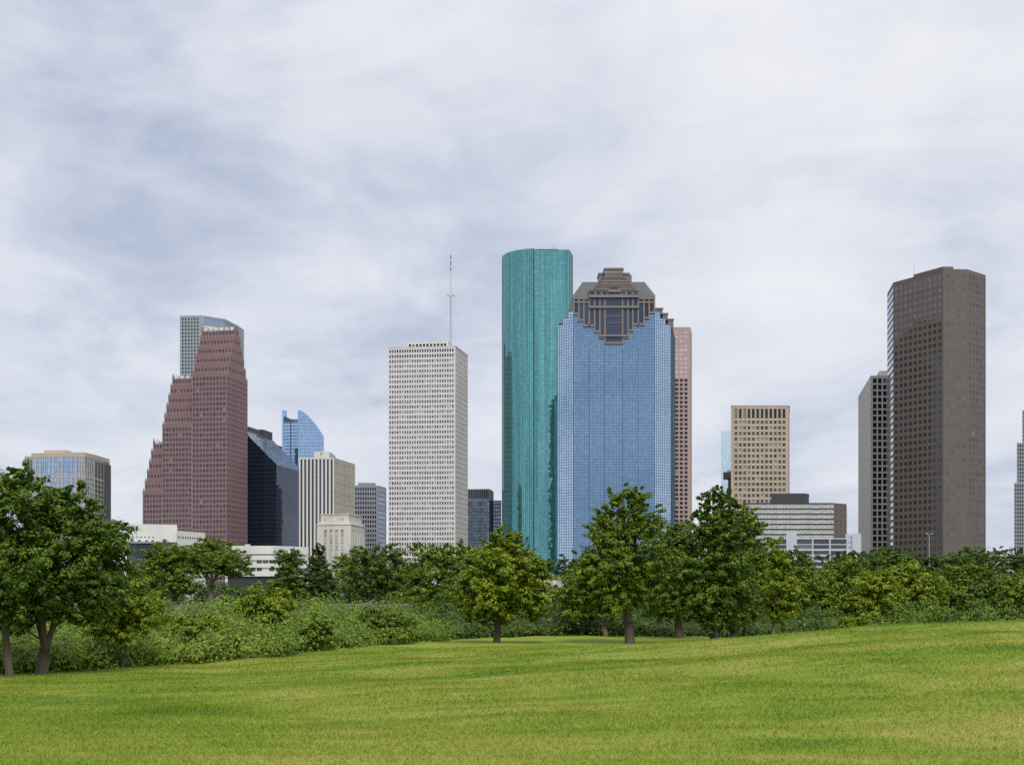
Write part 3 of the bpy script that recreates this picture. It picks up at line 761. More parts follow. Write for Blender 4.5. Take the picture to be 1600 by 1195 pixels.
for k in range(3):
    mb = MB(); fc.box(mb, fc.L*(.12+.3*k), fc.L*(.12+.3*k)+1.6, zt-4.2, zt-2.6, -0.05, 0.1); b.part('carved_panel', mb, 'concrete')
q = fc.pt(fc.L-0.6, zt, -0.6); mast(b, q[0], q[1], zt, zt+1.5, 0.25, 0.1, 'limestone', 'finial')
b.flush()

# ---------- grey office block with black windows
D = 1300.0
P = depths([(553.5, 758), (590.4, 758.2), (603.6, 761.8)], 1, D); P.append((P[0][0]+P[2][0]-P[1][0], P[0][1]+P[2][1]-P[1][1]))
b = Building('grey_block', 'grey office block with rows of black windows between city hall and the white tower', P, budget=200)
zt = Z(758.2, D)
b.core(zt-0.3, 'dark_panel', 0.9)
b.grid(P[0], P[1], CITY, zt, 9, 4.7, 0.62, 0.66, 'grey_panel', 'win_dark', 0.8, 0.6, 1.2, 2.3)
b.grid(P[1], P[2], CITY, zt, 1, 4.7, 0.98, 0.42, 'grey_panel', 'cw_slate', 0.5, 0.4, 0.4, 2.3, wname='window_band')
mb = MB()
for q0, q1 in ((P[2], P[3]), (P[3], P[0])):
    ff = Face(q0, q1); ff.box(mb, 0.05, ff.L-.05, CITY, zt, -0.8, 0)
b.part('rear_wall', mb, 'grey_panel')
f0 = Face(P[0], P[1])
b.slab([rl(3.5, 5), rl(21, 5), rl(21, 16), rl(3.5, 16)], zt-0.4, Z(754.2, D+5), 'grey_panel', 'penthouse')
b.flush()

# ---------- slate blue block right of the white tower
D = 1200.0
P = depths([(729.4, 764), (764.2, 763.6), (770.8, 767.4)], 1, D); P.append((P[0][0]+P[2][0]-P[1][0], P[0][1]+P[2][1]-P[1][1]))
b = Building('slate_block', 'slate blue glass block with a louvred top between white and teal towers', P)
zt = Z(763.6, D); zl = Z(779.5, D)
b.core(zt-0.3, 'dark_metal', 0.5)
for q0, q1 in ((P[0], P[1]), (P[1], P[2])):
    b.curtain(q0, q1, CITY, zl, 1.7, 3.0, 'cw_slate', 'mull_dark', 0.12, 0.3)
    fc = Face(q0, q1); mb = MB(); fc.box(mb, 0.04, fc.L-.04, zl, zt, -0.4, -0.1); b.part('louvre_back', mb, 'dark_panel')
    mb = MB(); n = round(fc.L/1.7)
    for k in range(n+1):
        a = min(max(k*fc.L/n, .25), fc.L-.25); fc.box(mb, a-0.2, a+0.2, zl+0.2, zt, -0.2, 0.25)
    fc.box(mb, 0.04, fc.L-.04, zt-0.7, zt+.02, -0.3, 0.1); fc.box(mb, 0.04, fc.L-.04, zl-0.2, zl+0.5, -0.3, 0.12); b.part('louvre', mb, 'grey_panel')
b.flush()
P = [W(770.5, D+22), W(783.5, D+22), W(783.5, D+45), W(771.5, D+45)]
b = Building('slate_annex', 'small slate grey block tucked against the teal tower', P)
zt = Z(781.6, D+22); b.core(zt-.2, 'dark_metal', 0.5)
b.grid(P[0], P[1], CITY, zt, 4, 3.6, 0.6, 0.55, 'grey_panel', 'cw_slate', 0.35, 0.3, 0.3, 0.8)
b.flush()

# ---------- teal glass tower of two rounded halves
D = 1100.0
sx, sy = W(833.4, D)
rad = 31.0
cxl, cyl = sx+3.5, sy+rad
pl_ = []
for k in range(15):
    w = R(180+90*k/14); pl_.append((cxl+rad*math.cos(w)*0.99, cyl+rad*math.sin(w)))
pl_[-1] = (sx, sy)
r0 = (sx+0.5, sy+3.5); r1 = W(889.5, 1103); r2 = W(895.2, 1122)
poly_ = pl_+[(sx+0.3, sy+3.4)]+[r1, r2, (r2[0]-4, r2[1]+38), (pl_[0][0]+12, cyl+20)]
b = Building('teal_tower', 'very tall teal mirror-glass tower with a rounded left side and dark seam', poly_)
zt = Z(388.5, D); zr_ = Z(391.5, 1105)
mb = MB(); mb.prism(inset(pl_+[(sx+0.3, cyl+20), (pl_[0][0]+12, cyl+20)], 0.35), CITY, zt-0.3); b.part('core_wall', mb, 'dark_metal')
mb = MB(); mb.prism([(sx+0.3, sy+4.2), (r1[0], r1[1]+.5), (r2[0]-.4, r2[1]), (r2[0]-4.5, r2[1]+38), (sx, cyl+20)], CITY, zr_-0.3); b.part('core_wall', mb, 'dark_metal')
mb, mm = MB(), MB()
for q0, q1 in zip(pl_[:-1], pl_[1:]): b.curtain(q0, q1, CITY, zt, 1.75, 2.15, None, None, 0.16, 0.22, 0.08, 0.0022, mb=mb, mm=mm)
b.part('glass_pane', mb, 'cw_teal', kind='stuff'); b.part('mullion_grid', mm, 'mull_teal')
mb, mm = MB(), MB()
for q0, q1 in ((r0, r1), (r1, r2), (r2, (r2[0]-4, r2[1]+38))): b.curtain(q0, q1, CITY, zr_, 1.75, 2.15, None, None, 0.16, 0.22, 0.08, 0.0022, mb=mb, mm=mm)
b.part('glass_pane', mb, 'cw_teal', kind='stuff'); b.part('mullion_grid', mm, 'mull_teal')
mb = MB(); mb.box(sx-0.1, sx+0.9, sy+0.3, sy+3.0, CITY, zt); b.part('seam_fin', mb, 'mull_teal')
mb = MB(); mb.prism([(sx+2, sy+12), (r1[0]-9, r1[1]+9), (r1[0]-9, r1[1]+25), (sx+2, sy+28)], zr_-0.3, Z(388, D+9)); b.part('roof_house', mb, 'dark_metal')
for px, dz in ((815, 3), (821.5, 6), (831, 2.5), (837.5, 5), (849, 6.5), (863, 4), (866, 8), (869, 3)):
    q = W(px, D+14); mast(b, q[0], q[1], zt-0.5, zt+dz, 0.2, 0.08)
for px, dz in ((837.5, 3), (866, 4.5)):
    q = W(px, D+14); mb = MB(); mb.box(q[0]-1.6, q[0]+1.6, q[1]-.1, q[1]+.1, zt+dz-.15, zt+dz+.15); b.part('antenna_arm', mb, 'grey_metal')
b.flush()

# ---------- blue mirror-glass tower with a stepped granite crown
D = 900.0
mL, mR = W(896, D), W(1022.6, D); oL, oR = W(870.7, 908), W(1048.3, 908); bR, bL = W(1054.8, 950), (W(870.7, 908)[0]+4.5, 958)
base = [oL, mL, mR, oR, bR, bL]
b = Building('crown_tower', 'blue mirror-glass tower with a stepped brown granite crown on top', base)
tiers = [(0.0, 509.3, 505.2), (1/3, 499.8, 496.2), (2/3, 490.5, 487.0)]
zlo = CITY
for k, (fr, yl, yr) in enumerate(tiers):
    a, c = L2(oL, mL, fr), L2(oR, mR, fr)
    ztop = Z((yl+yr)/2, 905)
    pts = [a, mL, mR, c, (bR[0]-9*fr*1.6, bR[1]), (bL[0]+9*fr*1.6, bL[1])]
    b.core(ztop-0.3, 'dark_metal', 0.5, pts, z0=zlo-0.6)
    for q0, q1 in ((pts[0], pts[1]), (pts[1], pts[2]), (pts[2], pts[3]), (pts[3], pts[4]), (pts[4], pts[5]), (pts[5], pts[0])):
        front = (q0 == pts[1])
        b.curtain(q0, q1, zlo, ztop, 1.9, 1.95, 'cw_heritage' if front else 'cw_corner_reflection', 'mull_blue', 0.14 if front else 0.26, 0.2 if front else 0.26, 0.1, 0.002)  # faces beside the front carry their brighter reflection in the glass colour
    zlo = ztop
# vertical joints on the broad face
fm = Face(mL, mR)
mb = MB()
for px in (920.5, 944.5, 973, 997):
    a = (px-896)*0.45; fm.box(mb, a-0.16, a+0.16, CITY, Z(545, D), -0.05, 0.22)
b.part('facade_joint', mb, 'mull_blue')
def A_(px): return (px-896)*0.45
strips = [(896, 904.2, 492.4), (904.2, 912.2, 502.4), (912.2, 920.5, 511), (920.5, 929, 511), (929, 937, 519.8), (937, 945, 529.2), (945, 972.4, 538), (972.4, 981, 529.2),
          (981, 988.5, 518.5), (988.5, 997, 509), (997, 1006, 509), (1006, 1014, 499), (1014, 1022.6, 490.4)]
z_eave = Z(464, D)
for x0, x1, yb in strips:
    g_ = MB(); ctr = 920 < (x0+x1)/2 < 998
    fm.box(g_, A_(x0)+0.02, A_(x1)-0.02, Z(yb, D)+1.2, z_eave, -0.6, 0.55); b.part('crown_glazing', g_, 'crown_glass')
    s_ = MB(); fm.box(s_, A_(x0)-0.35, A_(x1)+0.35, Z(yb, D), Z(yb, D)+1.5, -0.5, 1.5); b.part('sill', s_, 'crown_granite')
    mm = MB(); n = max(2, round((x1-x0)*0.45/1.6))
    for k in range(1, n):
        a = A_(x0)+(A_(x1)-A_(x0))*k/n; fm.box(mm, a-0.09, a+0.09, Z(yb, D)+1.4, z_eave, 0.5, 0.7)
    z = Z(yb, D)+3.2
    while z < z_eave-1:
        fm.box(mm, A_(x0)+0.3, A_(x1)-0.3, z-0.1, z+0.1, 0.5, 0.68); z += 2.1
    b.part('crown_mullion', mm, 'mull_dark')
piers = [(896.4, 492.4), (904.2, 502.4), (912.2, 511), (920.5, 511), (929, 519.8), (937, 529.2), (945, 538), (972.4, 538), (981, 529.2), (988.5, 518.5), (997, 511), (1006, 509), (1014, 499), (1022.2, 490.4)]
for px, yb in piers:
    s_ = MB(); fm.box(s_, A_(px)-0.55, A_(px)+0.55, Z(yb, D)+0.02, z_eave+0.02, -0.5, 1.35); b.part('granite_pier', s_, 'crown_granite')
for x0, x1, y0, y1, o_ in ((896, 921.2, 464.6, 468.2, 1.5), (997, 1022.6, 464.6, 468.2, 1.5), (896, 920, 471.5, 474, 1.42), (998, 1022.6, 471.5, 474, 1.42),
                           (920, 998, 461.8, 466, 2.6), (920, 998, 479, 482.2, 2.2), (945, 972.4, 484, 485.6, 1.2), (945, 972.4, 494, 495, 1.0), (945, 972.4, 504, 505, 1.0), (937, 981, 523.5, 526.5, 2.0)):
    s_ = MB(); fm.box(s_, A_(x0)-0.2, A_(x1)+0.2, Z(y1, D), Z(y0, D), -0.4, o_); b.part('granite_band', s_, 'crown_granite')
# crown body under the roofs
mb = MB(); mb.prism([fm.pt(0.4, 0, -0.2)[:2], fm.pt(fm.L-.4, 0, -0.2)[:2], fm.pt(fm.L+1.8, 0, -44)[:2], fm.pt(-1.8, 0, -44)[:2]], zlo-1, z_eave); b.part('crown_body', mb, 'crown_granite')
mb = MB()
for k in range(9):  # side wall piers of the crown, seen on the right flank
    f_ = Face(fm.pt(fm.L-.4, 0, -0.2)[:2], fm.pt(fm.L+1.8, 0, -44)[:2]); a = 1+k*5.2; f_.box(mb, a, a+1.0, zlo, z_eave, -.1, 0.5)
b.part('flank_pier', mb, 'crown_granite')
n = 7
for k in range(n):  # stepped slate roof of the two wings
    t_ = k/(n-1); x0 = 896+(911-896)*t_; x1 = 1024+(1010.6-1024)*t_; za = z_eave+(Z(440, D+8)-z_eave)*k/n; zb = z_eave+(Z(440, D+8)-z_eave)*(k+1)/n
    mb = MB(); dd = 0.2+1.5*k
    mb.prism([(W(x0, D)[0], D+dd), (W(x1, D)[0], D+dd), (W(x1, D)[0]+1.2, D+43-dd), (W(x0, D)[0]-1.2, D+43-dd)], za, zb); b.part('roof_step', mb, 'slate')
st = [(464, 454.4, 920.6, 997.5), (454.4, 451, 927.4, 992), (451, 446.4, 932, 988.6), (446.4, 442.3, 935, 986.4), (442.3, 437.6, 937.6, 983.8), (437.6, 432.2, 941, 979.2), (432.2, 428.6, 944.2, 976.6), (428.6, 423.2, 946.2, 974.4)]
for k, (y0, y1, x0, x1) in enumerate(st):   # central stepped pyramid
    dd = -1.6+1.3*k; z0_, z1_ = Z(y0, D)+(0.02 if k else 0.05), Z(y1, D)
    mb = MB(); mb.prism([(W(x0, D)[0], D+dd), (W(x1, D)[0], D+dd), (W(x1, D)[0], D+40-dd), (W(x0, D)[0], D+40-dd)], z0_, z1_-0.45)
    mb.prism([(W(x0, D)[0]-.35, D+dd-.45), (W(x1, D)[0]+.35, D+dd-.45), (W(x1, D)[0]+.35, D+40.4-dd), (W(x0, D)[0]-.35, D+40.4-dd)], z1_-0.45, z1_+0.01*k); b.part('pyramid_step', mb, 'crown_granite')
fq = Face((W(920.6, D)[0], D-1.6), (W(997.5, D)[0], D-1.6))
for k in range(8):
    a = fq.L*(k+0.5)/8; mb = MB(); fq.box(mb, a-1.6, a+1.6, Z(462, D), Z(456.4, D), -0.2, 0.06); b.part('crown_window', mb, 'crown_glass')
dd = 9.0
b.slab([(W(945.7, D)[0], D+dd), (W(975.8, D)[0], D+dd), (W(975.8, D)[0], D+30), (W(945.7, D)[0], D+30)], Z(423.2, D), Z(416, D), 'crown_granite', 'crown_top')
b.slab([(W(945.2, D)[0], D+dd-.5), (W(976.3, D)[0], D+dd-.5), (W(976.3, D)[0], D+30.5), (W(945.2, D)[0], D+30.5)], Z(416, D), Z(413.6, D), 'crown_granite', 'crown_cap')
b.slab([(W(938, D)[0], D+14), (W(990, D)[0], D+14), (W(990, D)[0], D+27), (W(938, D)[0], D+27)], Z(441, D), Z(421.6, D), 'slate', 'crown_shoulder')
b.slab([(W(937, D)[0], D+13.5), (W(987, D)[0], D+13.5), (W(987, D)[0], D+27.5), (W(937, D)[0], D+27.5)], Z(421.6, D), Z(418.6, D), 'slate', 'crown_shoulder_cap')
mb = MB(); mb.box(W(954.5, D)[0], W(964.5, D)[0], D-1.2, D+6, Z(453.5, D), Z(448, D)); b.part('crown_niche', mb, 'dark_panel')
mb = MB(); mb.box(W(949.5, D)[0], W(969.5, D)[0], D-2.6, D+2, Z(457.5, D), Z(453.6, D)); b.part('niche_base', mb, 'crown_granite')
for x0, x1, y in ((1024, 1035.5, 481.7), (1033, 1043.5, 489.7), (1041, 1052.4, 498.6), (890.5, 897, 487.2), (883, 888.5, 496), (874.8, 880, 504.4)):
    dD = 918 if x0 > 1000 else 914
    mb = MB(); xa, xb = W(x0, dD)[0], W(x1, dD)[0]; mb.box(xa, xb, dD, dD+22, Z(y+16, dD), Z(y, dD)); mb.box(xa-.4, xb+.4, dD-.4, dD+22.3, Z(y+1.5, dD), Z(y, dD)+.3); b.part('setback_block', mb, 'slate')
b.flush()

# ---------- pink granite tower behind it
D = 1300.0
P = [W(1046, D), W(1078.3, D), W(1081, D+30), W(1049, D+40)]
b = Building('pink_tower', 'narrow strip of a pink granite tower with square windows behind the blue tower', P)
zt = Z(512, D); b.core(zt-.3, 'dark_panel', 0.7)
b.grid(P[0], P[1], CITY, zt, 4, 4.45, 0.68, 0.66, 'pink', 'win_dark', 0.5, 0.4, 1.9, 3.0, glass_at=lambda k, r: 'win_pink_reflection' if r < 11 else 'win_dark')  # upper rows use the glass with painted sky reflection
b.grid(P[1], P[2], CITY, zt, 6, 4.45, 0.55, 0.55, 'pink', 'win_dark', 0.5, 0.4, 0.4, 3.0)
b.slab(inset(P, -0.1), zt, zt+0.5, 'pink', 'parapet')
b.flush()

# ---------- pale aqua tower and the dark stair tower in front of it
D = 1500.0
P = [W(1127.3, D), W(1160, D), W(1160, D+25), W(1129, D+25)]
b = Building('aqua_tower', 'slim pale aqua glass tower edge showing left of the tan building', P)
zt = Z(674, D); b.core(zt-.3, 'cw_pale', 0.4); b.curtain(P[0], P[1], CITY, zt, 2.6, 3.6, 'cw_pale', 'mull_pale', 0.12, 0.2); b.curtain(P[3], P[0], CITY, zt, 2.6, 3.6, 'cw_pale', 'mull_pale', 0.12, 0.2)
q = W(1139.6, D+2); mast(b, q[0], q[1], zt, zt+5.5, 0.2)
b.flush()
D = 1020.0
P = [W(1137.5, D), W(1150, D), W(1150, D+12), W(1138, D+12)]
b = Building('stair_tower', 'dark slab tower with an overhanging top beside the tan building', P)
b.slab(P, CITY, Z(747, D), 'dark_metal', 'shaft')
b.slab([W(1130, D-1), W(1151, D-1), W(1151, D+13), W(1131, D+13)], Z(747, D), Z(737.5, D), 'dark_metal', 'overhanging_top')
b.slab([W(1136, D-.8), W(1142, D-.8), W(1142, D+5), W(1136, D+5)], Z(737.5, D), Z(734, D), 'pink', 'roof_house')
b.flush()

# ---------- tan precast building
D = 950.0
P = [W(1142.3, D), W(1231, D), W(1233.5, D+3), W(1233.5, D+32), W(1143.5, D+32)]
b = Building('tan_building', 'tan precast office building with twelve columns of square windows', P)
zt = Z(634.5, D); b.core(zt-.3, 'dark_panel', 0.8)
def tan_h(): return [1.55]
zr0 = Z(653.5, D)
b.grid(P[0], P[1], CITY, zr0, 12, 4.18, 0.62, 0.60, 'tan', 'win_tan', 0.55, 1.9, 1.3, 1.6)
b.grid(P[0], P[1], zr0, zt, 12, Z(638.6, D)-zr0, 0.62, 0.999, 'tan', 'win_dark', 0.7, 1.9, 1.3, zt-Z(638.6, D)-0.01, name='crown_wall', wname='tall_window')
mb = MB()
for q0, q1 in ((P[1], P[2]), (P[2], P[3]), (P[3], P[4]), (P[4], P[0])):
    ff = Face(q0, q1); ff.box(mb, 0.04, ff.L-.04, CITY, zt, -.7, 0)
b.part('side_wall', mb, 'tan')
b.slab(inset(P, -0.25), zt, zt+0.6, 'tan_light', 'parapet')
fc = Face(P[0], P[1]); mb = MB()
for k in range(13):
    a = 1.9+(fc.L-3.2)*k/12; fc.box(mb, a-.22, a+.22, CITY, zt, 0, 0.4)
b.part('rib', mb, 'tan')
for px in (1180, 1186, 1195):
    q = W(px, D+10); mast(b, q[0], q[1], zt+.4, zt+1.5+rnd.random())
b.flush()

# ---------- low block of pale glazed bands
D = 750.0
P = [W(1160, D), W(1303, D), W(1322.8, D+8), W(1322.8, D+40), W(1162, D+40)]
b = Building('banded_block', 'long low block of pale glazed bands with a dark brown end wall', P, budget=0)
zt = Z(785.6, D); b.core(zt-.2, 'dark_panel', 0.6)
fc = Face(P[0], P[1]); mb = MB(); fh = 8.0/F*D
for r in range(8): fc.box(mb, 0.04, fc.L-.04, zt-r*fh-0.62, zt-r*fh, -.7, 0.28)
b.part('floor_slab', mb, 'mull_dark')
for r in range(8):
    pn, mm = MB(), MB(); n = 51
    for k in range(n):
        a0, a1 = fc.L*k/n, fc.L*(k+1)/n; z0_, z1_ = zt-(r+1)*fh, zt-r*fh-.62; zm = z0_+(z1_-z0_)*.5
        for zz0, zz1 in ((z0_, zm), (zm, z1_)):
            g_ = rnd.gauss(0, .004); pn.poly([fc.pt(a0, zz0, -.2-g_), fc.pt(a1, zz0, -.2+g_), fc.pt(a1, zz1, -.2+g_), fc.pt(a0, zz1, -.2-g_)])
        fc.box(mm, a0+.01, a0+.15, z0_, z1_, -.3, 0.0)
    fc.box(mm, 0.05, fc.L-.05, zm-.06, zm+.06, -.3, -.05)
    o_ = b.part('glazed_band', pn, 'panel_light', kind='stuff'); b.part('mullion_grid', mm, 'grey_metal', o_)
b.grid(P[1], P[2], CITY, zt, 3, fh, 0.5, 0.4, 'brown', 'win_brown', 0.3, 0.4, 0.4, 0.8, name='end_wall')
mb = MB()
for q0, q1 in ((P[2], P[3]), (P[3], P[4]), (P[4], P[0])):
    ff = Face(q0, q1); ff.box(mb, 0.04, ff.L-.04, CITY, zt, -.6, 0)
b.part('rear_wall', mb, 'brown')
q = [W(1205, D+6), W(1258.4, D+6), W(1264, D+14), W(1264, D+30), W(1206, D+30)]
b.slab(q, zt-.3, Z(771, D+6), 'dark_metal', 'penthouse'); b.slab(inset(q, -.15), Z(771, D+6), Z(770.3, D+6), 'grey_metal', 'penthouse_roof')
fq = Face(q[0], q[1]); mb = MB()
for k in range(26): fq.box(mb, .3+k*fq.L/26, .42+k*fq.L/26, zt, Z(771.6, D+6), -.05, .12)
b.part('penthouse_rib', mb, 'dark_metal')
b.flush()

# ---------- white office with long ribbon windows
D = 600.0
P = [W(1196, D), W(1336, D), W(1336, D+22), W(1197, D+22)]
b = Building('ribbon_office', 'low white office with long ribbon windows and blank stair towers', P)
zt = Z(840.6, D); b.core(zt-.2, 'dark_panel', 0.6)
fc = Face(P[0], P[1]); mb = MB(); px_a = lambda px: (px-1196)*.3
bays = [(1203.3, 1228.3), (1245.2, 1268.6), (1271, 1295.5), (1298, 1322.5)]
cols_ = [1196]+[v for p_ in bays for v in p_]+[1336]
for k in range(0, len(cols_), 2): fc.box(mb, px_a(cols_[k])+.03, px_a(cols_[k+1])-.03, CITY, zt, -.7, 0.08)
fl = [(842.2, 849.7), (851.2, 857.2), (860.2, 866), (869, 875), (878, 884), (887, 893)]
prev = 840.6
for y0, y1 in fl+[(935, 936)]:
    fc.box(mb, 0.05, fc.L-.05, max(CITY, Z(y0, D)), Z(prev, D), -.7, 0.0); prev = y1
b.part('wall', mb, 'cool_white')
for y0, y1 in fl:
    for x0, x1 in bays:
        w_ = MB(); fc.box(w_, px_a(x0)-.02, px_a(x1)+.02, Z(y1, D)-.02, Z(y0, D)+.02, -.5, -.38); wo_ = b.part('ribbon_window', w_, 'win_red')
        m_ = MB()
        for k in range(1, 6): a = px_a(x0)+(px_a(x1)-px_a(x0))*k/6; fc.box(m_, a-.06, a+.06, Z(y1, D), Z(y0, D), -.4, -.25)
        b.part('mullion', m_, 'mull_dark', wo_, kind='stuff')
for y in (845, 853):
    b.window(fc, px_a(1326), px_a(1330.5), Z(y+3.6, D), Z(y, D), 0.02, 'cw_slate', 'small_window')
b.slab([W(1228.6, D-.6), W(1244.9, D-.6), W(1244.9, D+9), W(1228.6, D+9)], CITY, Z(830.5, D), 'cool_white', 'stair_tower')
b.slab([W(1331.5, D-.7), W(1345.5, D-.7), W(1345.5, D+12), W(1331.5, D+12)], CITY, Z(833.4, D), 'cool_white', 'stair_tower')
b.slab([W(1321, D+2), W(1331.2, D+2), W(1331.2, D+9), W(1321, D+9)], zt-.1, Z(834, D), 'cool_white', 'roof_house')
mb = MB()
for q0, q1 in ((P[1], P[2]), (P[2], P[3]), (P[3], P[0])):
    ff = Face(q0, q1); ff.box(mb, 0.04, ff.L-.04, CITY, zt, -.6, 0)
b.part('side_wall', mb, 'cool_white')
b.flush()

# ---------- beige slab tower left of the brown one
D = 980.0
P0_ = W(1341, D*343.2/310.6); P1_ = W(1360.5, D); P2_ = W(1397, D)
P = [P0_, P1_, P2_, (P2_[0]+P0_[0]-P1_[0], P0_[1])]
b = Building('beige_slab_tower', 'beige concrete tower with a blank side wall and bold square black windows', P)
zt = Z(586.8, D); b.core(zt-.3, 'dark_panel', 0.95)
mb = MB(); fc = Face(P[0], P[1]); fc.box(mb, .04, fc.L-.04, CITY, zt, -1, 0)
for k in range(1, 5): fc.box(mb, fc.L*k/5-.1, fc.L*k/5+.1, CITY, zt, -.1, .08)
b.part('blank_wall', mb, 'beige')
b.grid(P[1], P[2], CITY, zt, 4, 4.83, 0.72, 0.74, 'beige', 'win_dark', 0.85, 1.2, 1.2, 2.2)
mb = MB()
for q0, q1 in ((P[2], P[3]), (P[3], P[0])):
    ff = Face(q0, q1); ff.box(mb, .04, ff.L-.04, CITY, zt, -.8, 0)
b.part('rear_wall', mb, 'beige')
q = W(1374.5, D+12), W(1396, D+12); b.slab([q[0], q[1], (q[1][0]+3, D+30), (q[0][0]+3, D+30)], zt-.2, Z(579, D+12), 'beige', 'penthouse')
b.flush()

# ---------- brown faceted tower
D = 870.0
cs = [(1386.5, 458.3), (1395.8, 441.4), (1473.5, 420.2), (1511.8, 420.9), (1540.2, 430)]
P = depths(cs, 2, D)
back = [(P[4][0]+5, P[4][1]+26), (P[0][0]+28, P[0][1]+18)]
b = Building('brown_tower', 'very tall dark brown granite tower with faceted corners', P+back)
zt = Z(420.2, D); b.core(zt-.3, 'dark_panel', 0.4)
fh = 4.62
b.grid(P[2], P[3], CITY, zt, 4, fh, 0.62, 0.55, 'brown', 'win_brown', 0.12, 0.8, 0.8, 3.4)
b.grid(P[3], P[4], CITY, zt, 5, fh, 0.62, 0.55, 'brown', 'win_red', 0.2, 0.5, 0.5, 3.4)
b.grid(P[1], P[2], CITY, zt, 10, fh, 0.62, 0.55, 'brown', 'win_brown', 0.12, 0.5, 0.5, 3.4, ztop_rows=[0.8])
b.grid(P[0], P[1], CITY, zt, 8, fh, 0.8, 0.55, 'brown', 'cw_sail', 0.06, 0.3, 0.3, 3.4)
mb = MB()
for q0, q1 in ((P[4], back[0]), (back[0], back[1]), (back[1], P[0])):
    ff = Face(q0, q1); ff.box(mb, .04, ff.L-.04, CITY, zt, -.5, 0)
b.part('rear_wall', mb, 'brown')
ff = Face(P[1], P[2]); fg = Face(P[2], P[3])
mb = MB(); mb.prism([ff.pt(ff.L*.42, 0, .1)[:2], ff.pt(ff.L, 0, .1)[:2], fg.pt(fg.L*.42, 0, .1)[:2], fg.pt(fg.L*.42, 0, -22)[:2], ff.pt(ff.L*.42, 0, -22)[:2]], zt-.6, zt+1.6); b.part('raised_parapet', mb, 'brown')
for px, h in ((1428, 6), (1484, 6.5)):
    q = W(px, D+15); mast(b, q[0], q[1], zt, zt+h+2, 0.16)
b.flush()

# ---------- stepped dark tower cut by the right edge
D = 1300.0
b = Building('stepped_tower', 'slim purplish stepped tower at the right border of the view', [W(1584.5, D), W(1640, D), W(1640, D+40), W(1586, D+40)])
for x0, y, dd in ((1584.8, 755, 0), (1589, 692, 4), (1597.5, 640, 8)):
    pts = [W(x0, D+dd), W(1636-dd, D+dd), W(1636-dd, D+38), W(x0+1, D+38)]
    b.core(Z(y, D)-.2, 'dark_panel', 0.5, pts)
    mb = MB()
    for q0, q1 in ((pts[0], pts[1]), (pts[3], pts[0])):
        fc = Face(q0, q1); n = max(4, round(fc.L/2.4))
        for k in range(n+1): a = min(max(fc.L*k/n, .5), fc.L-.5); fc.box(mb, a-.47, a+.47, CITY, Z(y, D), -.5, .1)
        r = 0; z = Z(y, D)
        while z > CITY+4: fc.box(mb, .05, fc.L-.05, z-1.3, z, -.5, 0); z -= 3.9
    b.part('pier_wall', mb, 'grey_panel'); b.slab(inset(pts, -.15), Z(y, D), Z(y, D)+.6, 'grey_panel', 'cornice')
b.flush()

# ---------- blue glass hotel on the left
D = 650.0
P = depths([(50, 708), (119.5, 706.6), (126, 706.4), (132, 706.8), (146.3, 710)], 1, D)
P += [(P[4][0]+1, P[4][1]+22), (P[0][0]+4, P[0][1]+22)]
b = Building('glass_midrise', 'tan framed blue glass mid-rise above the crown of the big left tree', P, budget=0)
zt = Z(706.6, D); zg = Z(713.6, D); zb = Z(744.4, D)
b.core(zg-.2, 'dark_metal', 0.5)
def hotel_face(q0, q1, nb, ztop, glass='cw_hotel'):
    fc = Face(q0, q1); mb = MB()
    b.curtain(q0, q1, CITY, ztop, fc.L/nb/2, 2.6, glass, 'mull_blue', 0.08, 0.12, 0.05, .004)
    for k in range(nb+1):
        a = min(max(fc.L*k/nb, .24), fc.L-.24); fc.box(mb, a-.22, a+.22, CITY, ztop, -.3, .3)
    z = zb; k = 0
    while z > CITY:
        hh = .45 if k == 0 else .22
        fc.box(mb, .05, fc.L-.05, z-hh, z+hh, -.3, .24); z -= 2.55; k += 1
    b.part('frame_grid', mb, 'tan_light')
hotel_face(P[0], P[1], 10, zg); hotel_face(P[1], P[2], 1, zg); hotel_face(P[2], P[3], 1, zg); hotel_face(P[3], P[4], 4, zg, 'cw_slate')
b.slab(inset(P, -.2), zg, zt, 'tan_light', 'parapet')
lw = [W(39, D+5), (P[0][0]-.1, P[0][1]+4), (P[0][0]+3, P[0][1]+20), W(41, D+22)]
b.slab(inset(lw, .4), CITY, Z(717.2, D+5), 'dark_metal', 'wing_core'); hotel_face(lw[0], lw[1], 2, Z(717.2, D+5)); b.slab(inset(lw, -.15), Z(717.2, D+5), Z(712.5, D+5), 'tan_light', 'parapet')
rw = [(P[4][0]+.1, P[4][1]+.6), W(161.6, P[4][1]+14), W(161.6, P[4][1]+30), (P[4][0]+1, P[4][1]+24)]
zrw = Z(714.6, P[4][1])
b.slab(inset(rw, .4), CITY, zrw-1.7, 'dark_metal', 'wing_core'); hotel_face(rw[0], rw[1], 3, zrw-1.5); b.slab(inset(rw, -.15), zrw-1.5, zrw, 'tan_light', 'parapet')
b.slab([W(69, D+6), W(102, D+6), W(111.5, D+12), W(111.5, D+19), W(70, D+19)], zt-.2, Z(703, D+6), 'tan_light', 'penthouse')
b.flush()

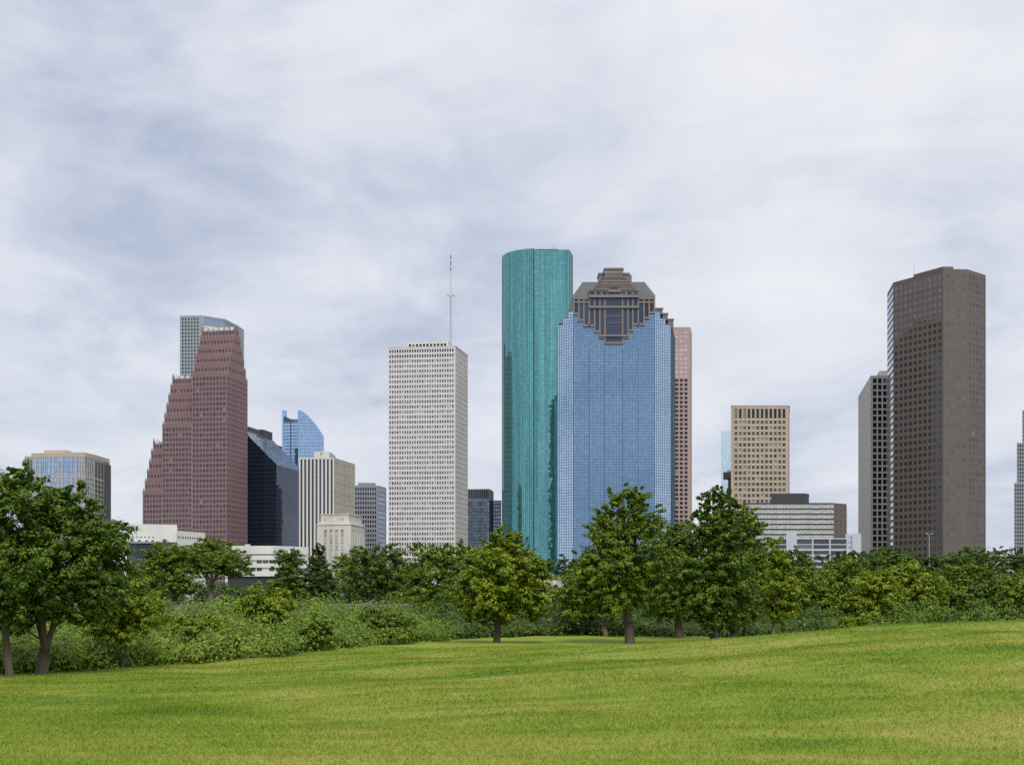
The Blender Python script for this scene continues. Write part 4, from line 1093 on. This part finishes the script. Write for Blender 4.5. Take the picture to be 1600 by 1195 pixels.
# ---------- white low building at the foot of the red tower
D = 480.0
P = [W(196, D), W(276.4, D+6), W(277, D+26), W(198, D+26)]
b = Building('white_annex', 'plain white low building with small slot windows before the red tower', P, 'low civic buildings')
zt = Z(818.2, D); zw = Z(846, D)
b.slab(P, zw, zt, 'white_paint', 'wall')
fc = Face(P[0], P[1])
for k in range(7):
    b.window(fc, 1.0+k*1.45, 1.55+k*1.45, Z(839, D), Z(837.6, D), .02, 'win_dark', 'slot_window')
for a in (2.2, 3.7): b.window(fc, a, a+.8, Z(828, D), Z(821.5, D), .02, 'win_navy')
for a in (2, 4.6, 7.2, 9.4): b.window(fc, a, a+.9, Z(845, D), Z(843, D), .02, 'win_dark', 'slot_window')
b.slab([W(204, D-3), W(243, D-3), W(243, D+20), W(205, D+20)], Z(849, D), Z(846.2, D), 'grey_panel', 'canopy')
b.slab([W(198, D), W(275, D+6), W(276, D+24), W(199, D+24)], CITY, zw, 'win_navy', 'glazed_base')
r_ = [W(276.6, D+3), W(320.6, D+20), W(321, D+34), W(277, D+25)]
b.slab(r_, CITY, Z(829, D+4), 'white_paint', 'long_wing')
fc = Face(r_[0], r_[1])
for k in range(10): b.window(fc, .6+k*1.5, 1.15+k*1.5, Z(839.3, D)-.0, Z(836.6, D), .02, 'win_dark', 'slot_window')
b.flush()

# ---------- long white civic building
D = 440.0
P = [W(352, D), W(430, D), W(482, D+12), W(482, D+30), W(354, D+30)]
b = Building('civic_building', 'long white low building with two ribbon window bands behind the trees', P, 'low civic buildings')
zt = Z(852.4, D)
bands = [(852.4, 865.4, 'w'), (865.4, 867.2, 'd'), (867.2, 874.6, 'w'), (874.6, 880, 'g'), (880, 886.4, 'w'), (886.4, 892, 'g'), (892, 900, 'w'), (900, 906, 'd'), (906, 937, 'd')]
b.core(zt-.2, 'dark_panel', 0.7)
wall = MB()
for q0, q1 in ((P[0], P[1]), (P[1], P[2])):
    fc = Face(q0, q1)
    for y0, y1, k in bands:
        if k == 'w': fc.box(wall, .03, fc.L-.03, max(CITY, Z(y1, D)), Z(y0, D), -.8, 0)
        if k == 'g':
            n = max(2, int(fc.L/2.1))
            for j in range(n):
                a0, a1 = fc.L*j/n, fc.L*(j+1)/n
                b.window(fc, a0+.05, a1-.3, Z(y1, D)-.01, Z(y0, D)+.01, -.5, rnd.choice(['win_tan', 'win_tan', 'panel_light', 'win_navy']))
                fc.box(wall, a1-.28, a1-.02, Z(y1, D), Z(y0, D), -.7, -.2)
b.part('wall', wall, 'white_paint')
mb = MB()
for q0, q1 in ((P[2], P[3]), (P[3], P[4]), (P[4], P[0])):
    ff = Face(q0, q1); ff.box(mb, .04, ff.L-.04, CITY, zt, -.8, 0)
b.part('side_wall', mb, 'white_paint')
b.slab([W(383, D+10), W(391, D+10), W(391, D+14), W(383, D+14)], zt-.1, Z(850, D+10), 'white_paint', 'roof_box')
b.flush()

# ------------------------------------------------------------------ street lamp, bridge parapet
def gz(x, y): return float(ground(x, y)[0])
q = W(1452, 300.0); z0 = gz(*q); o = thing('street_lamp', 'tall thin grey street lamp in front of the brown tower', 'street lamp', (*q, z0))
def lp(name, mb, mat, par=None): return link(name, mb.mesh(name, (*q, z0)), M[mat], par or o)
zt = Z(834, 300)
mb = MB(); mb.frustum(q[0], q[1], z0-.2, zt, .2, .1, 8); lp('pole', mb, 'grey_metal')
for s in (-1, 1):
    mb = MB(); mb.tube([(q[0], q[1], zt-.3), (q[0]+.2*s, q[1], zt), (q[0]+.4*s, q[1], zt+.05)], [.06, .05, .05], 6); ar = lp('arm', mb, 'grey_metal')
    mb = MB(); mb.box(q[0]+s*.6-.25, q[0]+s*.6+.25, q[1]-.2, q[1]+.2, zt-.05, zt+.2); lp('lamp_head', mb, 'grey_metal', ar)
q = W(858, 175.0); z0 = gz(*q); o = thing('bridge_parapet', 'low grey concrete bridge parapet glimpsed between the lawn trees', 'parapet', (*q, z0))
xa, xb = W(832, 175)[0], W(884, 175)[0]
mb = MB(); mb.box(xa, xb, 175, 175.4, z0-1, Z(904.4, 175)); lp('wall', mb, 'concrete')
mb = MB(); mb.box(xa-.1, xb+.1, 174.9, 175.5, Z(904.4, 175), Z(902.6, 175)); lp('coping', mb, 'concrete_light')
for k in range(4):
    x = xa+(xb-xa)*k/3; mb = MB(); mb.box(x-.2, x+.2, 174.85, 175.55, z0-1, Z(902, 175)); lp('post', mb, 'concrete_light')

# ------------------------------------------------------------------ foliage
def leaf_quads(C, Nn, size, asp=0.5, rg=rng):
    """diamond leaves at C with normals Nn"""
    n = len(C)
    r = rg.normal(size=(n, 3)); t = r-(r*Nn).sum(1, keepdims=True)*Nn; t /= np.linalg.norm(t, axis=1, keepdims=True)+1e-9
    s = np.cross(Nn, t)
    sz = size*(0.65+0.7*rg.random((n, 1)))
    fold = Nn*sz*0.12
    v = np.stack([C-t*sz*.5, C+s*sz*asp*.5+fold, C+t*sz*.5, C-s*sz*asp*.5+fold], 1).reshape(-1, 3)
    f = np.arange(4*n).reshape(-1, 4)
    return v, f
def clump_leaves(cen, rad, per, axis_c, up=0.55, out=0.72, flat=0.7, rg=rng):
    """per leaves in every clump (cen (k,3), rad (k,)); clumps are sprays drawn out away from the crown centre"""
    k = len(cen); d = rg.normal(size=(k, per, 3)); d /= np.linalg.norm(d, axis=2, keepdims=True)
    rr = rg.random((k, per, 1))**0.5
    off = d*rr*rad[:, None, None]*(0.75+0.5*rg.random((k, per, 1)))
    ax = cen-axis_c; ax[:, 2] *= 0.6; ax = ax/(np.linalg.norm(ax, axis=1, keepdims=True)+1e-9)+rg.normal(size=(k, 3))*0.55; ax /= np.linalg.norm(ax, axis=1, keepdims=True)+1e-9
    al = (off*ax[:, None]).sum(2, keepdims=True)
    off = off*0.72+ax[:, None]*al*0.95
    off[..., 2] *= flat
    C = (cen[:, None]+off).reshape(-1, 3)
    o_ = C-axis_c; o_ /= np.linalg.norm(o_, axis=1, keepdims=True)+1e-9
    nn = out*d.reshape(-1, 3)+0.35*o_+np.array((0, 0, up))+rg.normal(size=C.shape)*0.28
    nn /= np.linalg.norm(nn, axis=1, keepdims=True)+1e-9
    return C, nn
def crown_points(lobes, n_cl, rad_f, rg, shell=0.55):
    """clump centres spread through ellipsoid lobes (x,y,z,rx,ry,rz), denser near the surface"""
    L = np.array(lobes); w = (L[:, 3]*L[:, 5])**0.9; w /= w.sum()
    idx = rg.choice(len(L), n_cl, p=w); d = rg.normal(size=(n_cl, 3)); d /= np.linalg.norm(d, axis=1, keepdims=True)
    r = shell+(1-shell)*rg.random((n_cl, 1))**0.7
    r = np.where(rg.random((n_cl, 1)) < 0.22, rg.random((n_cl, 1))*shell, r)
    r *= 1+0.14*rg.normal(size=(n_cl, 1))
    c = L[idx, :3]+d*L[idx, 3:]*r
    rad = np.minimum(L[idx, 3], L[idx, 5])*rad_f*(0.42+1.15*rg.random(n_cl)**1.4)
    return c, rad
def tree(name, label, px, D, lobes, n_cl, per, size, mat, group=None, trunk_r=0.2, bark='bark', rad_f=0.30, seed=0, fork=0.32, multi=1, cat='tree', asp=0.5, lean=0.0, sink=0.0, shell=0.55, n_limb=9, flat=0.7, up=0.55, fork_h=None):
    """lobes in photograph pixels (column, row, half width, half height[, depth offset in m]) at the distance of the foot"""
    rg = np.random.default_rng(1000+seed); n_cl = int(n_cl*(1.45 if D < 115 else 1.0)); rad_f *= 0.85; size *= 0.80 if D < 115 else 0.86
    bx_, by_ = W(px, D); bz = gz(bx_, by_)-sink
    LL = []
    for l in lobes:
        x = (l[0]-800)/F*D-bx_; z = Z(l[1], D)-bz; rx = l[2]/F*D; rz = l[3]/F*D; dy = l[4] if len(l) > 4 else 0.0
        LL.append((x, dy, z, rx, rx*0.95, rz))
    o = thing(name, label, cat, (bx_, by_, bz), group)
    La = np.array(LL); cc_ = (La[:, :3]*(La[:, 3:4]*La[:, 5:6])).sum(0)/(La[:, 3]*La[:, 5]).sum()
    c, rad = crown_points(LL, n_cl, rad_f, rg, shell)
    keep = c[:, 2] > 0.25; c, rad = c[keep], rad[keep]
    C, nn = clump_leaves(c, rad, per, cc_, rg=rg, flat=flat, up=up)
    C[:, 2] = np.maximum(C[:, 2], 0.12)
    v, f = leaf_quads(C, nn, size, asp, rg)
    link('crown', fast_mesh('crown', v, f), M[mat], o)
    # trunk, limbs and branches reaching into the clumps
    mb = MB(); top = float((La[:, 2]+La[:, 5]).max()); lo = float((La[:, 2]-La[:, 5]).min())
    fz = max(lo*0.85, top*fork*0.6, 0.4)
    if fork_h: fz = fork_h
    tx, ty = cc_[0]*0.6+lean, cc_[1]*.6
    fk = np.array((tx*.25, 0.0, fz))
    mb.tube([(0, 0, -0.25), (0, 0, 0.12), (tx*.1, 0, fz*.5), fk], [trunk_r*1.5, trunk_r*1.12, trunk_r, trunk_r*.92], 9)
    ends = []
    for m_ in range(multi):
        if multi == 1: e_ = np.array((tx*.9, ty*.9, fz+(top-fz)*.85))
        else:
            ang = 2*math.pi*m_/multi+(math.pi if multi == 2 else 0.5)+0.25*rg.normal(); rx_ = float(La[:, 3].max())
            e_ = np.array((tx*.5+rx_*.62*math.cos(ang), ty*.5+rx_*.5*math.sin(ang), fz+(top-fz)*.66))
        mid = fk*.55+e_*.45+np.array(((e_[0]-fk[0])*.12, 0, -(top-fz)*.03)); tr_ = trunk_r*(.92 if multi == 1 else .62)
        mb.tube([fk-np.array((0, 0, .15)), fk*.8+mid*.2, mid, e_], [tr_, tr_*.9, tr_*.6, tr_*.1], 8); ends.append((fk, mid, e_, tr_))
    sel = rg.choice(len(c), min(len(c), n_limb*max(1, multi-1)), replace=False)
    for k in sel:
        e_ = c[k]; s_i = min(range(len(ends)), key=lambda q_: np.linalg.norm(ends[q_][2]-e_)); f0_, m0_, e0_, tr_ = ends[s_i]
        w_ = rg.random()*.8; s0_ = f0_+(m0_-f0_)*min(1, w_*2) if w_ < .5 else m0_+(e0_-m0_)*(w_-.5)*1.4
        if s0_[2] > e_[2]+.1*top: s0_ = f0_
        mid = s0_*.5+e_*.5+np.array((rg.normal()*.05, rg.normal()*.05, -.015))*top*.3
        r0_ = tr_*.42*(1-.5*w_)
        mb.tube([s0_, s0_*.75+mid*.25+np.array((0, 0, .02*top)), mid, e_], [r0_, r0_*.85, r0_*.55, r0_*.12], 6)
        for _ in range(2):
            e3 = e_+rg.normal(size=3)*rad[k]*.8; mb.tube([mid, mid*.4+e3*.6, e3], [r0_*.4, r0_*.28, r0_*.06], 5)
    me = mb.mesh('trunk')
    me.polygons.foreach_set('use_smooth', np.ones(len(me.polygons), dtype=bool))
    link('trunk', me, M[bark], o)
    return o

# ---- the two oaks at the left border
tree('oak_tree', 'big leafy oak with a forked trunk, second from the left border', 66, 45.5,
     [(95, 860, 75, 75), (150, 850, 52, 52), (60, 800, 55, 45), (105, 800, 50, 42), (40, 900, 80, 60), (165, 905, 42, 48), (110, 925, 62, 45), (112, 790, 20, 20), (175, 830, 28, 24), (60, 950, 50, 32), (135, 950, 48, 30), (20, 955, 40, 34)],
     600, 95, 0.165, 'leaf_oak', None, 0.20, 'bark', 0.27, 1, 0.28, 3, n_limb=10, fork_h=0.95)
tree('oak_tree', 'dark leafy oak cut by the left border with a slim trunk', 15, 43.5,
     [(-10, 800, 62, 62), (20, 775, 45, 40), (-60, 870, 90, 80), (10, 890, 75, 70), (35, 745, 30, 22), (-70, 800, 50, 50), (5, 945, 60, 40), (-40, 960, 50, 40)],
     430, 95, 0.165, 'leaf_oak', None, 0.13, 'bark', 0.27, 2, 0.3, 1, n_limb=12)
tree('sapling_tree', 'small bright green tree at the lawn edge right of the left oaks', 192, 51.5,
     [(200, 940, 50, 42), (165, 965, 35, 34), (232, 960, 34, 40), (205, 900, 34, 22), (196, 985, 48, 28)], 190, 80, 0.16, 'leaf_yellow', None, 0.07, 'bark', 0.34, 3, 0.2, 2)
tree('sapling_tree', 'yellow-green young tree standing in the bank thicket below the white civic building', 418, 72.0,
     [(412, 935, 30, 24), (440, 945, 24, 20), (392, 950, 24, 22), (420, 965, 38, 24)], 130, 70, 0.22, 'leaf_yellow', None, 0.08, 'bark', 0.36, 4, 0.2, 1)

# ---- lawn trees
tree('lawn_tree', 'bushy yellow-green lawn tree standing alone before the teal tower', 776, 88.0,
     [(785, 900, 62, 48), (742, 925, 36, 40), (830, 905, 34, 40), (790, 850, 26, 30), (775, 870, 40, 30), (800, 945, 55, 30), (840, 945, 26, 26), (752, 955, 36, 22), (805, 875, 36, 30), (770, 930, 55, 40)],
     520, 62, 0.30, 'leaf_yellow', 'trees standing on the lawn', 0.24, 'bark', 0.26, 5, 0.15, 1)
tree('lawn_tree', 'tall airy lawn tree rising to a rounded top in front of the blue tower', 984, 90.0,
     [(975, 800, 36, 42), (1005, 815, 36, 44), (950, 830, 34, 40), (985, 860, 58, 46), (945, 880, 48, 42), (920, 905, 44, 34), (1010, 905, 44, 44), (960, 930, 60, 34), (910, 930, 36, 28), (1000, 780, 22, 22), (985, 775, 16, 18)],
     640, 60, 0.28, 'leaf_mid', 'trees standing on the lawn', 0.33, 'bark', 0.22, 6, 0.14, 1)
tree('lawn_tree', 'small lawn tree with a thin pale trunk behind the tall airy tree', 946, 110.0,
     [(920, 925, 44, 34), (950, 905, 40, 36), (900, 950, 34, 26), (945, 950, 44, 22), (890, 930, 26, 26)], 230, 60, 0.32, 'leaf_mid', 'trees standing on the lawn', 0.22, 'bark_pale', 0.3, 7, 0.25, 2)
tree('lawn_tree', 'dark green lawn tree set back between the two tallest lawn trees', 1060, 102.0,
     [(1050, 870, 46, 44), (1075, 850, 34, 40), (1030, 900, 40, 40), (1065, 920, 52, 40), (1040, 945, 44, 26), (1090, 930, 34, 36)],
     420, 60, 0.32, 'leaf_oak', 'trees standing on the lawn', 0.32, 'bark', 0.27, 8, 0.2, 1)
tree('lawn_tree', 'tallest dark lawn tree with leafy suckers around its thick trunk', 1117, 87.5,
     [(1104, 790, 18, 26), (1118, 772, 14, 20), (1128, 798, 16, 26), (1094, 806, 16, 22), (1120, 850, 44, 46), (1085, 880, 36, 40), (1130, 900, 52, 50), (1105, 930, 46, 44), (1090, 940, 40, 34), (1135, 950, 44, 34), (1118, 980, 30, 18), (1117, 815, 26, 30), (1075, 915, 26, 30)],
     620, 62, 0.28, 'leaf_oak', 'trees standing on the lawn', 0.34, 'bark', 0.24, 9, 0.1, 1)
tree('lawn_tree', 'broad lawn tree hugging the right side of the tallest dark one', 1145, 91.0,
     [(1160, 830, 30, 40), (1172, 870, 28, 40), (1150, 880, 40, 50), (1168, 920, 32, 44), (1140, 800, 16, 28), (1155, 955, 34, 26), (1180, 895, 20, 30), (1135, 775, 8, 14)],
     430, 62, 0.28, 'leaf_mid', 'trees standing on the lawn', 0.28, 'bark', 0.25, 10, 0.15, 1)
tree('lawn_tree', 'slender light green lawn tree with a thin bare trunk at the hill foot', 1208, 100.0,
     [(1215, 905, 28, 40), (1205, 870, 22, 30), (1228, 930, 26, 34), (1200, 935, 18, 26), (1212, 950, 30, 22), (1222, 880, 16, 24)], 240, 55, 0.30, 'leaf_yellow', 'trees standing on the lawn', 0.12, 'bark_pale', 0.28, 11, 0.3, 1)

# ---- trees across the bayou, left half
FARG = 'trees on the far bank'
def far(label, px, D, lobes, mat='leaf_far', n=190, per=58, size=0.55, name='far_tree', tr=0.35, seed=0, bark='bark', **k):
    return tree(name, label, px, D, lobes, n, per, size, mat, FARG, tr, bark, k.pop('rad_f', 0.28), seed, k.pop('fork', 0.2), k.pop('multi', 1), **k)
far('spreading far-bank oak with a visible pale forked trunk under the red tower', 330, 240, [(330, 866, 42, 22), (365, 878, 30, 20), (300, 870, 34, 22), (345, 886, 40, 16), (290, 886, 28, 16), (382, 890, 14, 14), (335, 850, 30, 12)], 'leaf_mid', 580, 60, 0.46, 'spreading_oak', 0.5, 21, 'bark_pale', fork=0.3, n_limb=12, multi=4, fork_h=3.6)
far('lower spreading oak left of the pale-trunked one', 276, 228, [(300, 868, 28, 20), (250, 872, 34, 24), (262, 885, 34, 26), (240, 900, 28, 26), (285, 905, 34, 22), (255, 865, 26, 18), (262, 918, 40, 16), (228, 888, 18, 18)], 'leaf_mid', 480, 58, 0.48, 'spreading_oak', 0.5, 22, multi=2)
far('mid green far-bank tree left of the dark conifer', 452, 235, [(452, 885, 24, 26), (448, 910, 26, 22), (455, 868, 16, 14), (438, 925, 22, 16), (466, 922, 18, 18)], 'leaf_far', 320, 56, 0.46, seed=23)
far('dark pointed conifer-like tree before city hall', 499, 238, [(497, 862, 10, 18), (498, 885, 17, 22), (496, 908, 24, 22), (500, 926, 26, 16), (512, 915, 16, 20)], 'leaf_dark', 460, 58, 0.40, 'dark_conifer', seed=24)
far('bright green far tree below city hall right of the dark conifer', 540, 300, [(540, 878, 19, 17), (532, 900, 20, 24), (552, 905, 16, 20)], 'leaf_yellow', 130, 52, 0.6, seed=25)
far('broad rounded dark green tree below the white tower, left of its middle', 590, 205, [(585, 890, 42, 36), (560, 905, 28, 30), (615, 885, 30, 32), (605, 915, 44, 24), (570, 870, 28, 18), (625, 905, 24, 28), (600, 866, 26, 16)], 'leaf_far', 400, 60, 0.45, seed=26)
far('olive green tree below the right half of the white tower', 672, 150, [(670, 885, 36, 36), (645, 905, 26, 34), (690, 900, 32, 40), (665, 935, 44, 26), (660, 862, 24, 18), (690, 865, 20, 20)], 'leaf_mid', 330, 60, 0.38, seed=27)
far('light topped far tree below the slate blue block', 722, 175, [(720, 866, 26, 22), (738, 880, 28, 28), (705, 885, 24, 28), (730, 915, 36, 30), (765, 880, 24, 24)], 'leaf_mid', 260, 58, 0.42, seed=28)
far('dark rounded tree at the foot of the teal tower', 838, 260, [(832, 880, 26, 20), (848, 888, 20, 18), (815, 890, 20, 22), (835, 910, 36, 18)], 'leaf_far', 200, 56, 0.5, seed=29)
far('little dark tree in the gap between the teal tower and the blue tower', 880, 330, [(880, 878, 11, 12), (872, 888, 8, 8), (888, 892, 12, 12), (880, 905, 16, 14)], 'leaf_dark', 120, 52, 0.55, seed=30)
far('low dark tree at the base of the blue tower', 908, 300, [(905, 888, 22, 14), (925, 885, 18, 16), (915, 905, 30, 18)], 'leaf_far', 160, 54, 0.55, seed=31)
# ---- right half
far('dark tree below the white ribbon-window office', 1238, 245, [(1240, 880, 26, 24), (1222, 890, 20, 24), (1258, 893, 22, 22), (1238, 915, 38, 24)], 'leaf_dark', 260, 58, 0.5, seed=41)
far('low dark tree under the beige slab tower', 1322, 260, [(1320, 872, 30, 12), (1345, 876, 26, 16), (1300, 882, 26, 16), (1325, 900, 44, 22)], 'leaf_dark', 260, 58, 0.52, seed=42)
far('smooth domed tree left of the street lamp', 1388, 230, [(1388, 876, 38, 25), (1365, 885, 26, 22), (1412, 885, 24, 24), (1388, 910, 44, 26), (1385, 862, 24, 12)], 'leaf_far', 380, 60, 0.45, seed=43)
far('low dark tree around the street lamp foot', 1446, 265, [(1445, 877, 26, 13), (1465, 880, 20, 16), (1432, 886, 18, 18), (1450, 905, 34, 20)], 'leaf_dark', 220, 56, 0.5, seed=44)
far('wide domed tree at the foot of the brown tower', 1520, 225, [(1515, 878, 40, 24), (1490, 888, 30, 20), (1545, 885, 28, 24), (1520, 905, 54, 24), (1518, 864, 26, 10)], 'leaf_far', 400, 60, 0.45, seed=45)
far('dark far tree next to the right border', 1582, 270, [(1575, 872, 28, 19), (1602, 878, 26, 22), (1580, 900, 40, 24), (1630, 885, 30, 24)], 'leaf_dark', 280, 58, 0.5, seed=46)
NEARG = 'trees behind the lawn hill'
def near(label, px, D, lobes, mat='leaf_mid', n=330, per=60, size=0.34, seed=0, **k):
    return tree('hill_tree', label, px, D, lobes, n, per, size, mat, NEARG, 0.25, 'bark', 0.34, seed, 0.2, k.pop('multi', 1), **k)
near('bushy tree just right of the slender lawn tree', 1262, 124, [(1260, 915, 32, 36), (1245, 940, 26, 30), (1280, 935, 28, 32), (1262, 958, 36, 20)], 'leaf_mid', 300, seed=51)
near('rounded green tree below the white ribbon office and beige tower', 1318, 128, [(1315, 905, 44, 32), (1290, 920, 34, 36), (1345, 925, 36, 38), (1318, 945, 48, 28), (1325, 885, 28, 14)], 'leaf_mid', 420, seed=52)
near('yellow-green tree below the smooth domed tree', 1372, 122, [(1370, 930, 34, 34), (1350, 945, 30, 28), (1392, 950, 30, 24), (1378, 908, 20, 18)], 'leaf_yellow', 300, seed=53)
near('bright rounded tree below the street lamp', 1425, 126, [(1420, 905, 32, 26), (1445, 925, 36, 32), (1405, 930, 32, 36), (1430, 950, 46, 24), (1412, 890, 16, 12)], 'leaf_yellow', 400, seed=54)
near('green tree under the left half of the brown tower', 1488, 130, [(1500, 895, 30, 18), (1485, 915, 34, 28), (1515, 915, 32, 34), (1490, 940, 50, 30), (1468, 945, 28, 26)], 'leaf_mid', 420, seed=55)
near('darker tree right of the brown tower foot', 1548, 127, [(1550, 920, 34, 28), (1530, 940, 32, 28), (1575, 925, 34, 30), (1550, 950, 46, 22)], 'leaf_oak', 380, seed=56)
near('leafy tree cut by the right border above the hill crest', 1605, 121, [(1590, 920, 34, 28), (1615, 935, 38, 34), (1590, 950, 36, 22), (1640, 920, 34, 34)], 'leaf_mid', 360, seed=57)
near('dark tree filling the gap behind the tall lawn trees', 1010, 132, [(1010, 930, 46, 34), (1050, 945, 40, 30), (975, 945, 40, 28), (1100, 950, 44, 28), (1150, 950, 40, 30), (1190, 945, 30, 30)], 'leaf_oak', 420, seed=58)
near('dark tree behind the lone yellow-green lawn tree', 722, 128, [(715, 940, 34, 30), (690, 955, 26, 22), (745, 930, 30, 34), (830, 950, 34, 24), (865, 945, 34, 24), (785, 945, 40, 28)], 'leaf_oak', 380, seed=59)

# ------------------------------------------------------------------ shrubs
def shrub(label, px, D, lobes, mat, n, seed, size=0.2):
    return tree('shrub', label, px, D, lobes, n, 60, size, mat, 'shrubs on the bayou bank', 0.05, 'bark', 0.36, seed, 0.1, 3, 'shrub', sink=0.1, n_limb=5)
shrub('silvery green shrub in the thicket left of the olive tree', 596, 83, [(590, 968, 36, 22), (625, 975, 26, 20), (560, 975, 30, 20), (598, 990, 42, 14)], 'leaf_shrub', 190, 61)
shrub('pale green shrub at the lawn edge below the dark conifer', 478, 70, [(470, 985, 34, 18), (500, 978, 28, 18), (485, 1000, 40, 14)], 'leaf_shrub', 170, 62)
shrub('bright green shrub spilling over the lawn edge left of centre', 318, 60, [(310, 985, 40, 26), (345, 1000, 34, 22), (280, 1000, 34, 22)], 'leaf_yellow', 190, 63)
shrub('small bright shrub where the hill meets the tree belt', 1330, 104, [(1325, 972, 16, 10), (1345, 970, 12, 10)], 'leaf_yellow', 60, 64, 0.26)

# ------------------------------------------------------------------ undergrowth masses (nobody could count them)
def thicket(name, label, px0, px1, d0, d1, ytop, n, per, size, mat, seed, rad=(0.5, 1.1), below=0.0):
    rg = np.random.default_rng(seed); px = px0+(px1-px0)*rg.random(n)
    xs0 = (px-800)/F
    ed = np.interp(px, E_PX, E_D); d = ed+d0+(d1-d0)*rg.random(n)**1.2
    x, y = xs0*d, d
    g = ground(x, y)
    yt = np.interp(px, [p for p, _ in ytop], [v for _, v in ytop])+rg.normal(size=n)*5+9*np.sin(px*.045+seed)+6*np.sin(px*.11+2*seed+d*.2)
    zm = CZ+(HY-yt)/F*d; zm = np.maximum(zm, g+0.8)
    k = rg.random(n)**0.6; fz = np.clip((d-ed-d0)/(d1-d0+1e-6)*1.6+0.25, 0.25, 1)
    z = g+0.15+(zm-g-0.15)*k*fz
    rr = rad[0]+(rad[1]-rad[0])*rg.random(n)
    cen = np.stack([x, y, z], 1)
    C, nn = clump_leaves(cen, rr, per, cen.mean(0)+np.array((0, 30, -4)), rg=rg)
    gg = ground(C[:, 0], C[:, 1]); C[:, 2] = np.maximum(C[:, 2], gg+0.05)
    v, f = leaf_quads(C, nn, size, 0.5, rg)
    link(name, fast_mesh(name, v, f), M[mat], kind='stuff', label=label, category='undergrowth')
thicket('bank_undergrowth', 'dense green thicket of the bayou bank beyond the left lawn edge', -150, 720, 0.3, 22, [(-150, 965), (60, 960), (150, 955), (260, 950), (330, 944), (480, 946), (560, 940), (640, 950), (720, 950)], 1500, 62, 0.175, 'leaf_shrub', 71, (0.5, 1.3))
thicket('bank_weeds', 'darker leafy weeds mixed through the bank thicket', -150, 720, 0.6, 24, [(-150, 962), (150, 952), (330, 946), (560, 946), (720, 950)], 650, 62, 0.18, 'leaf_oak', 76, (0.6, 1.5))
thicket('bank_brambles', 'yellow-green brambles mixed through the bank thicket', -150, 700, 0.3, 14, [(-150, 985), (150, 972), (330, 962), (560, 962), (700, 962)], 300, 62, 0.17, 'leaf_yellow', 77, (0.5, 1.2))
thicket('tree_belt_undergrowth', 'dark shady undergrowth behind the lawn trees', 690, 1290, 1.5, 16, [(690, 955), (900, 955), (1100, 960), (1290, 955)], 1200, 50, 0.28, 'leaf_dark', 72, (0.6, 1.4))  # dark leaf colour stands in for shade under these trees
thicket('hill_undergrowth', 'leafy undergrowth under the trees behind the hill', 1200, 1750, 4, 30, [(1200, 960), (1300, 950), (1450, 945), (1750, 945)], 1100, 50, 0.29, 'leaf_oak', 73, (0.7, 1.5))  # darker leaf colour here too, in place of tree shade
def hedge(name, label, px0, px1, D, y0, y1, n, mat, seed):
    rg = np.random.default_rng(seed); px = px0+(px1-px0)*rg.random(n); d = D+10*rg.random(n)
    x = (px-800)/F*d; g = ground(x, d); zt_ = CZ+(HY-(y0+rg.normal(size=n)*2.5))/F*d
    z = g+(zt_-g)*rg.random(n); cen = np.stack([x, d, z], 1)
    C, nn = clump_leaves(cen, 1.0+1.2*rg.random(n), 44, cen.mean(0)+np.array((0, 40, -4)), rg=rg)
    v, f = leaf_quads(C, nn, 0.6, 0.55, rg); link(name, fast_mesh(name, v, f), M[mat], kind='stuff', label=label, category='undergrowth')
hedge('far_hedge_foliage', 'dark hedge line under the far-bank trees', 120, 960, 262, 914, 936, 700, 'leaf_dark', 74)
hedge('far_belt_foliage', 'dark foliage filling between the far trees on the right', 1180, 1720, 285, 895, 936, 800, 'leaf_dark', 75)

# ------------------------------------------------------------------ grass blades on the near lawn
def blades(n, d0, d1, h, w, seed):
    rg = np.random.default_rng(seed)
    d = d0*(d1/d0)**(rg.random(n)**1.0); u = -1+2*rg.random(n)
    x = u*(0.42*d+6.0)+rg.normal(size=n)*1.8; y = d+rg.normal(size=n)*.2; ok = y < np.interp(800+F*x/y, E_PX, E_D); x, y, d = x[ok], y[ok], d[ok]; n = len(x)
    z = ground(x, y); k = (d/12.0)**0.75
    a = rg.random(n)*math.pi; hh = h*(0.5+rg.random(n))*k**0.5; ww = w*k*(0.7+.6*rg.random(n))
    cx, sy_ = np.cos(a)*ww/2, np.sin(a)*ww/2; lx, ly = rg.normal(size=n)*hh*.8, rg.normal(size=n)*hh*.8
    v = np.stack([np.stack([x-cx, y-sy_, z-.005], 1), np.stack([x+cx, y+sy_, z-.005], 1), np.stack([x+lx, y+ly, z+hh], 1)], 1).reshape(-1, 3)
    return v
v = blades(420000, 7.0, 75, 0.034, 0.010, 81)
link('grass', fast_mesh('grass', v, np.arange(len(v)).reshape(-1, 3)), M['blade'], kind='stuff', label='short mown grass blades covering the near lawn', category='grass')
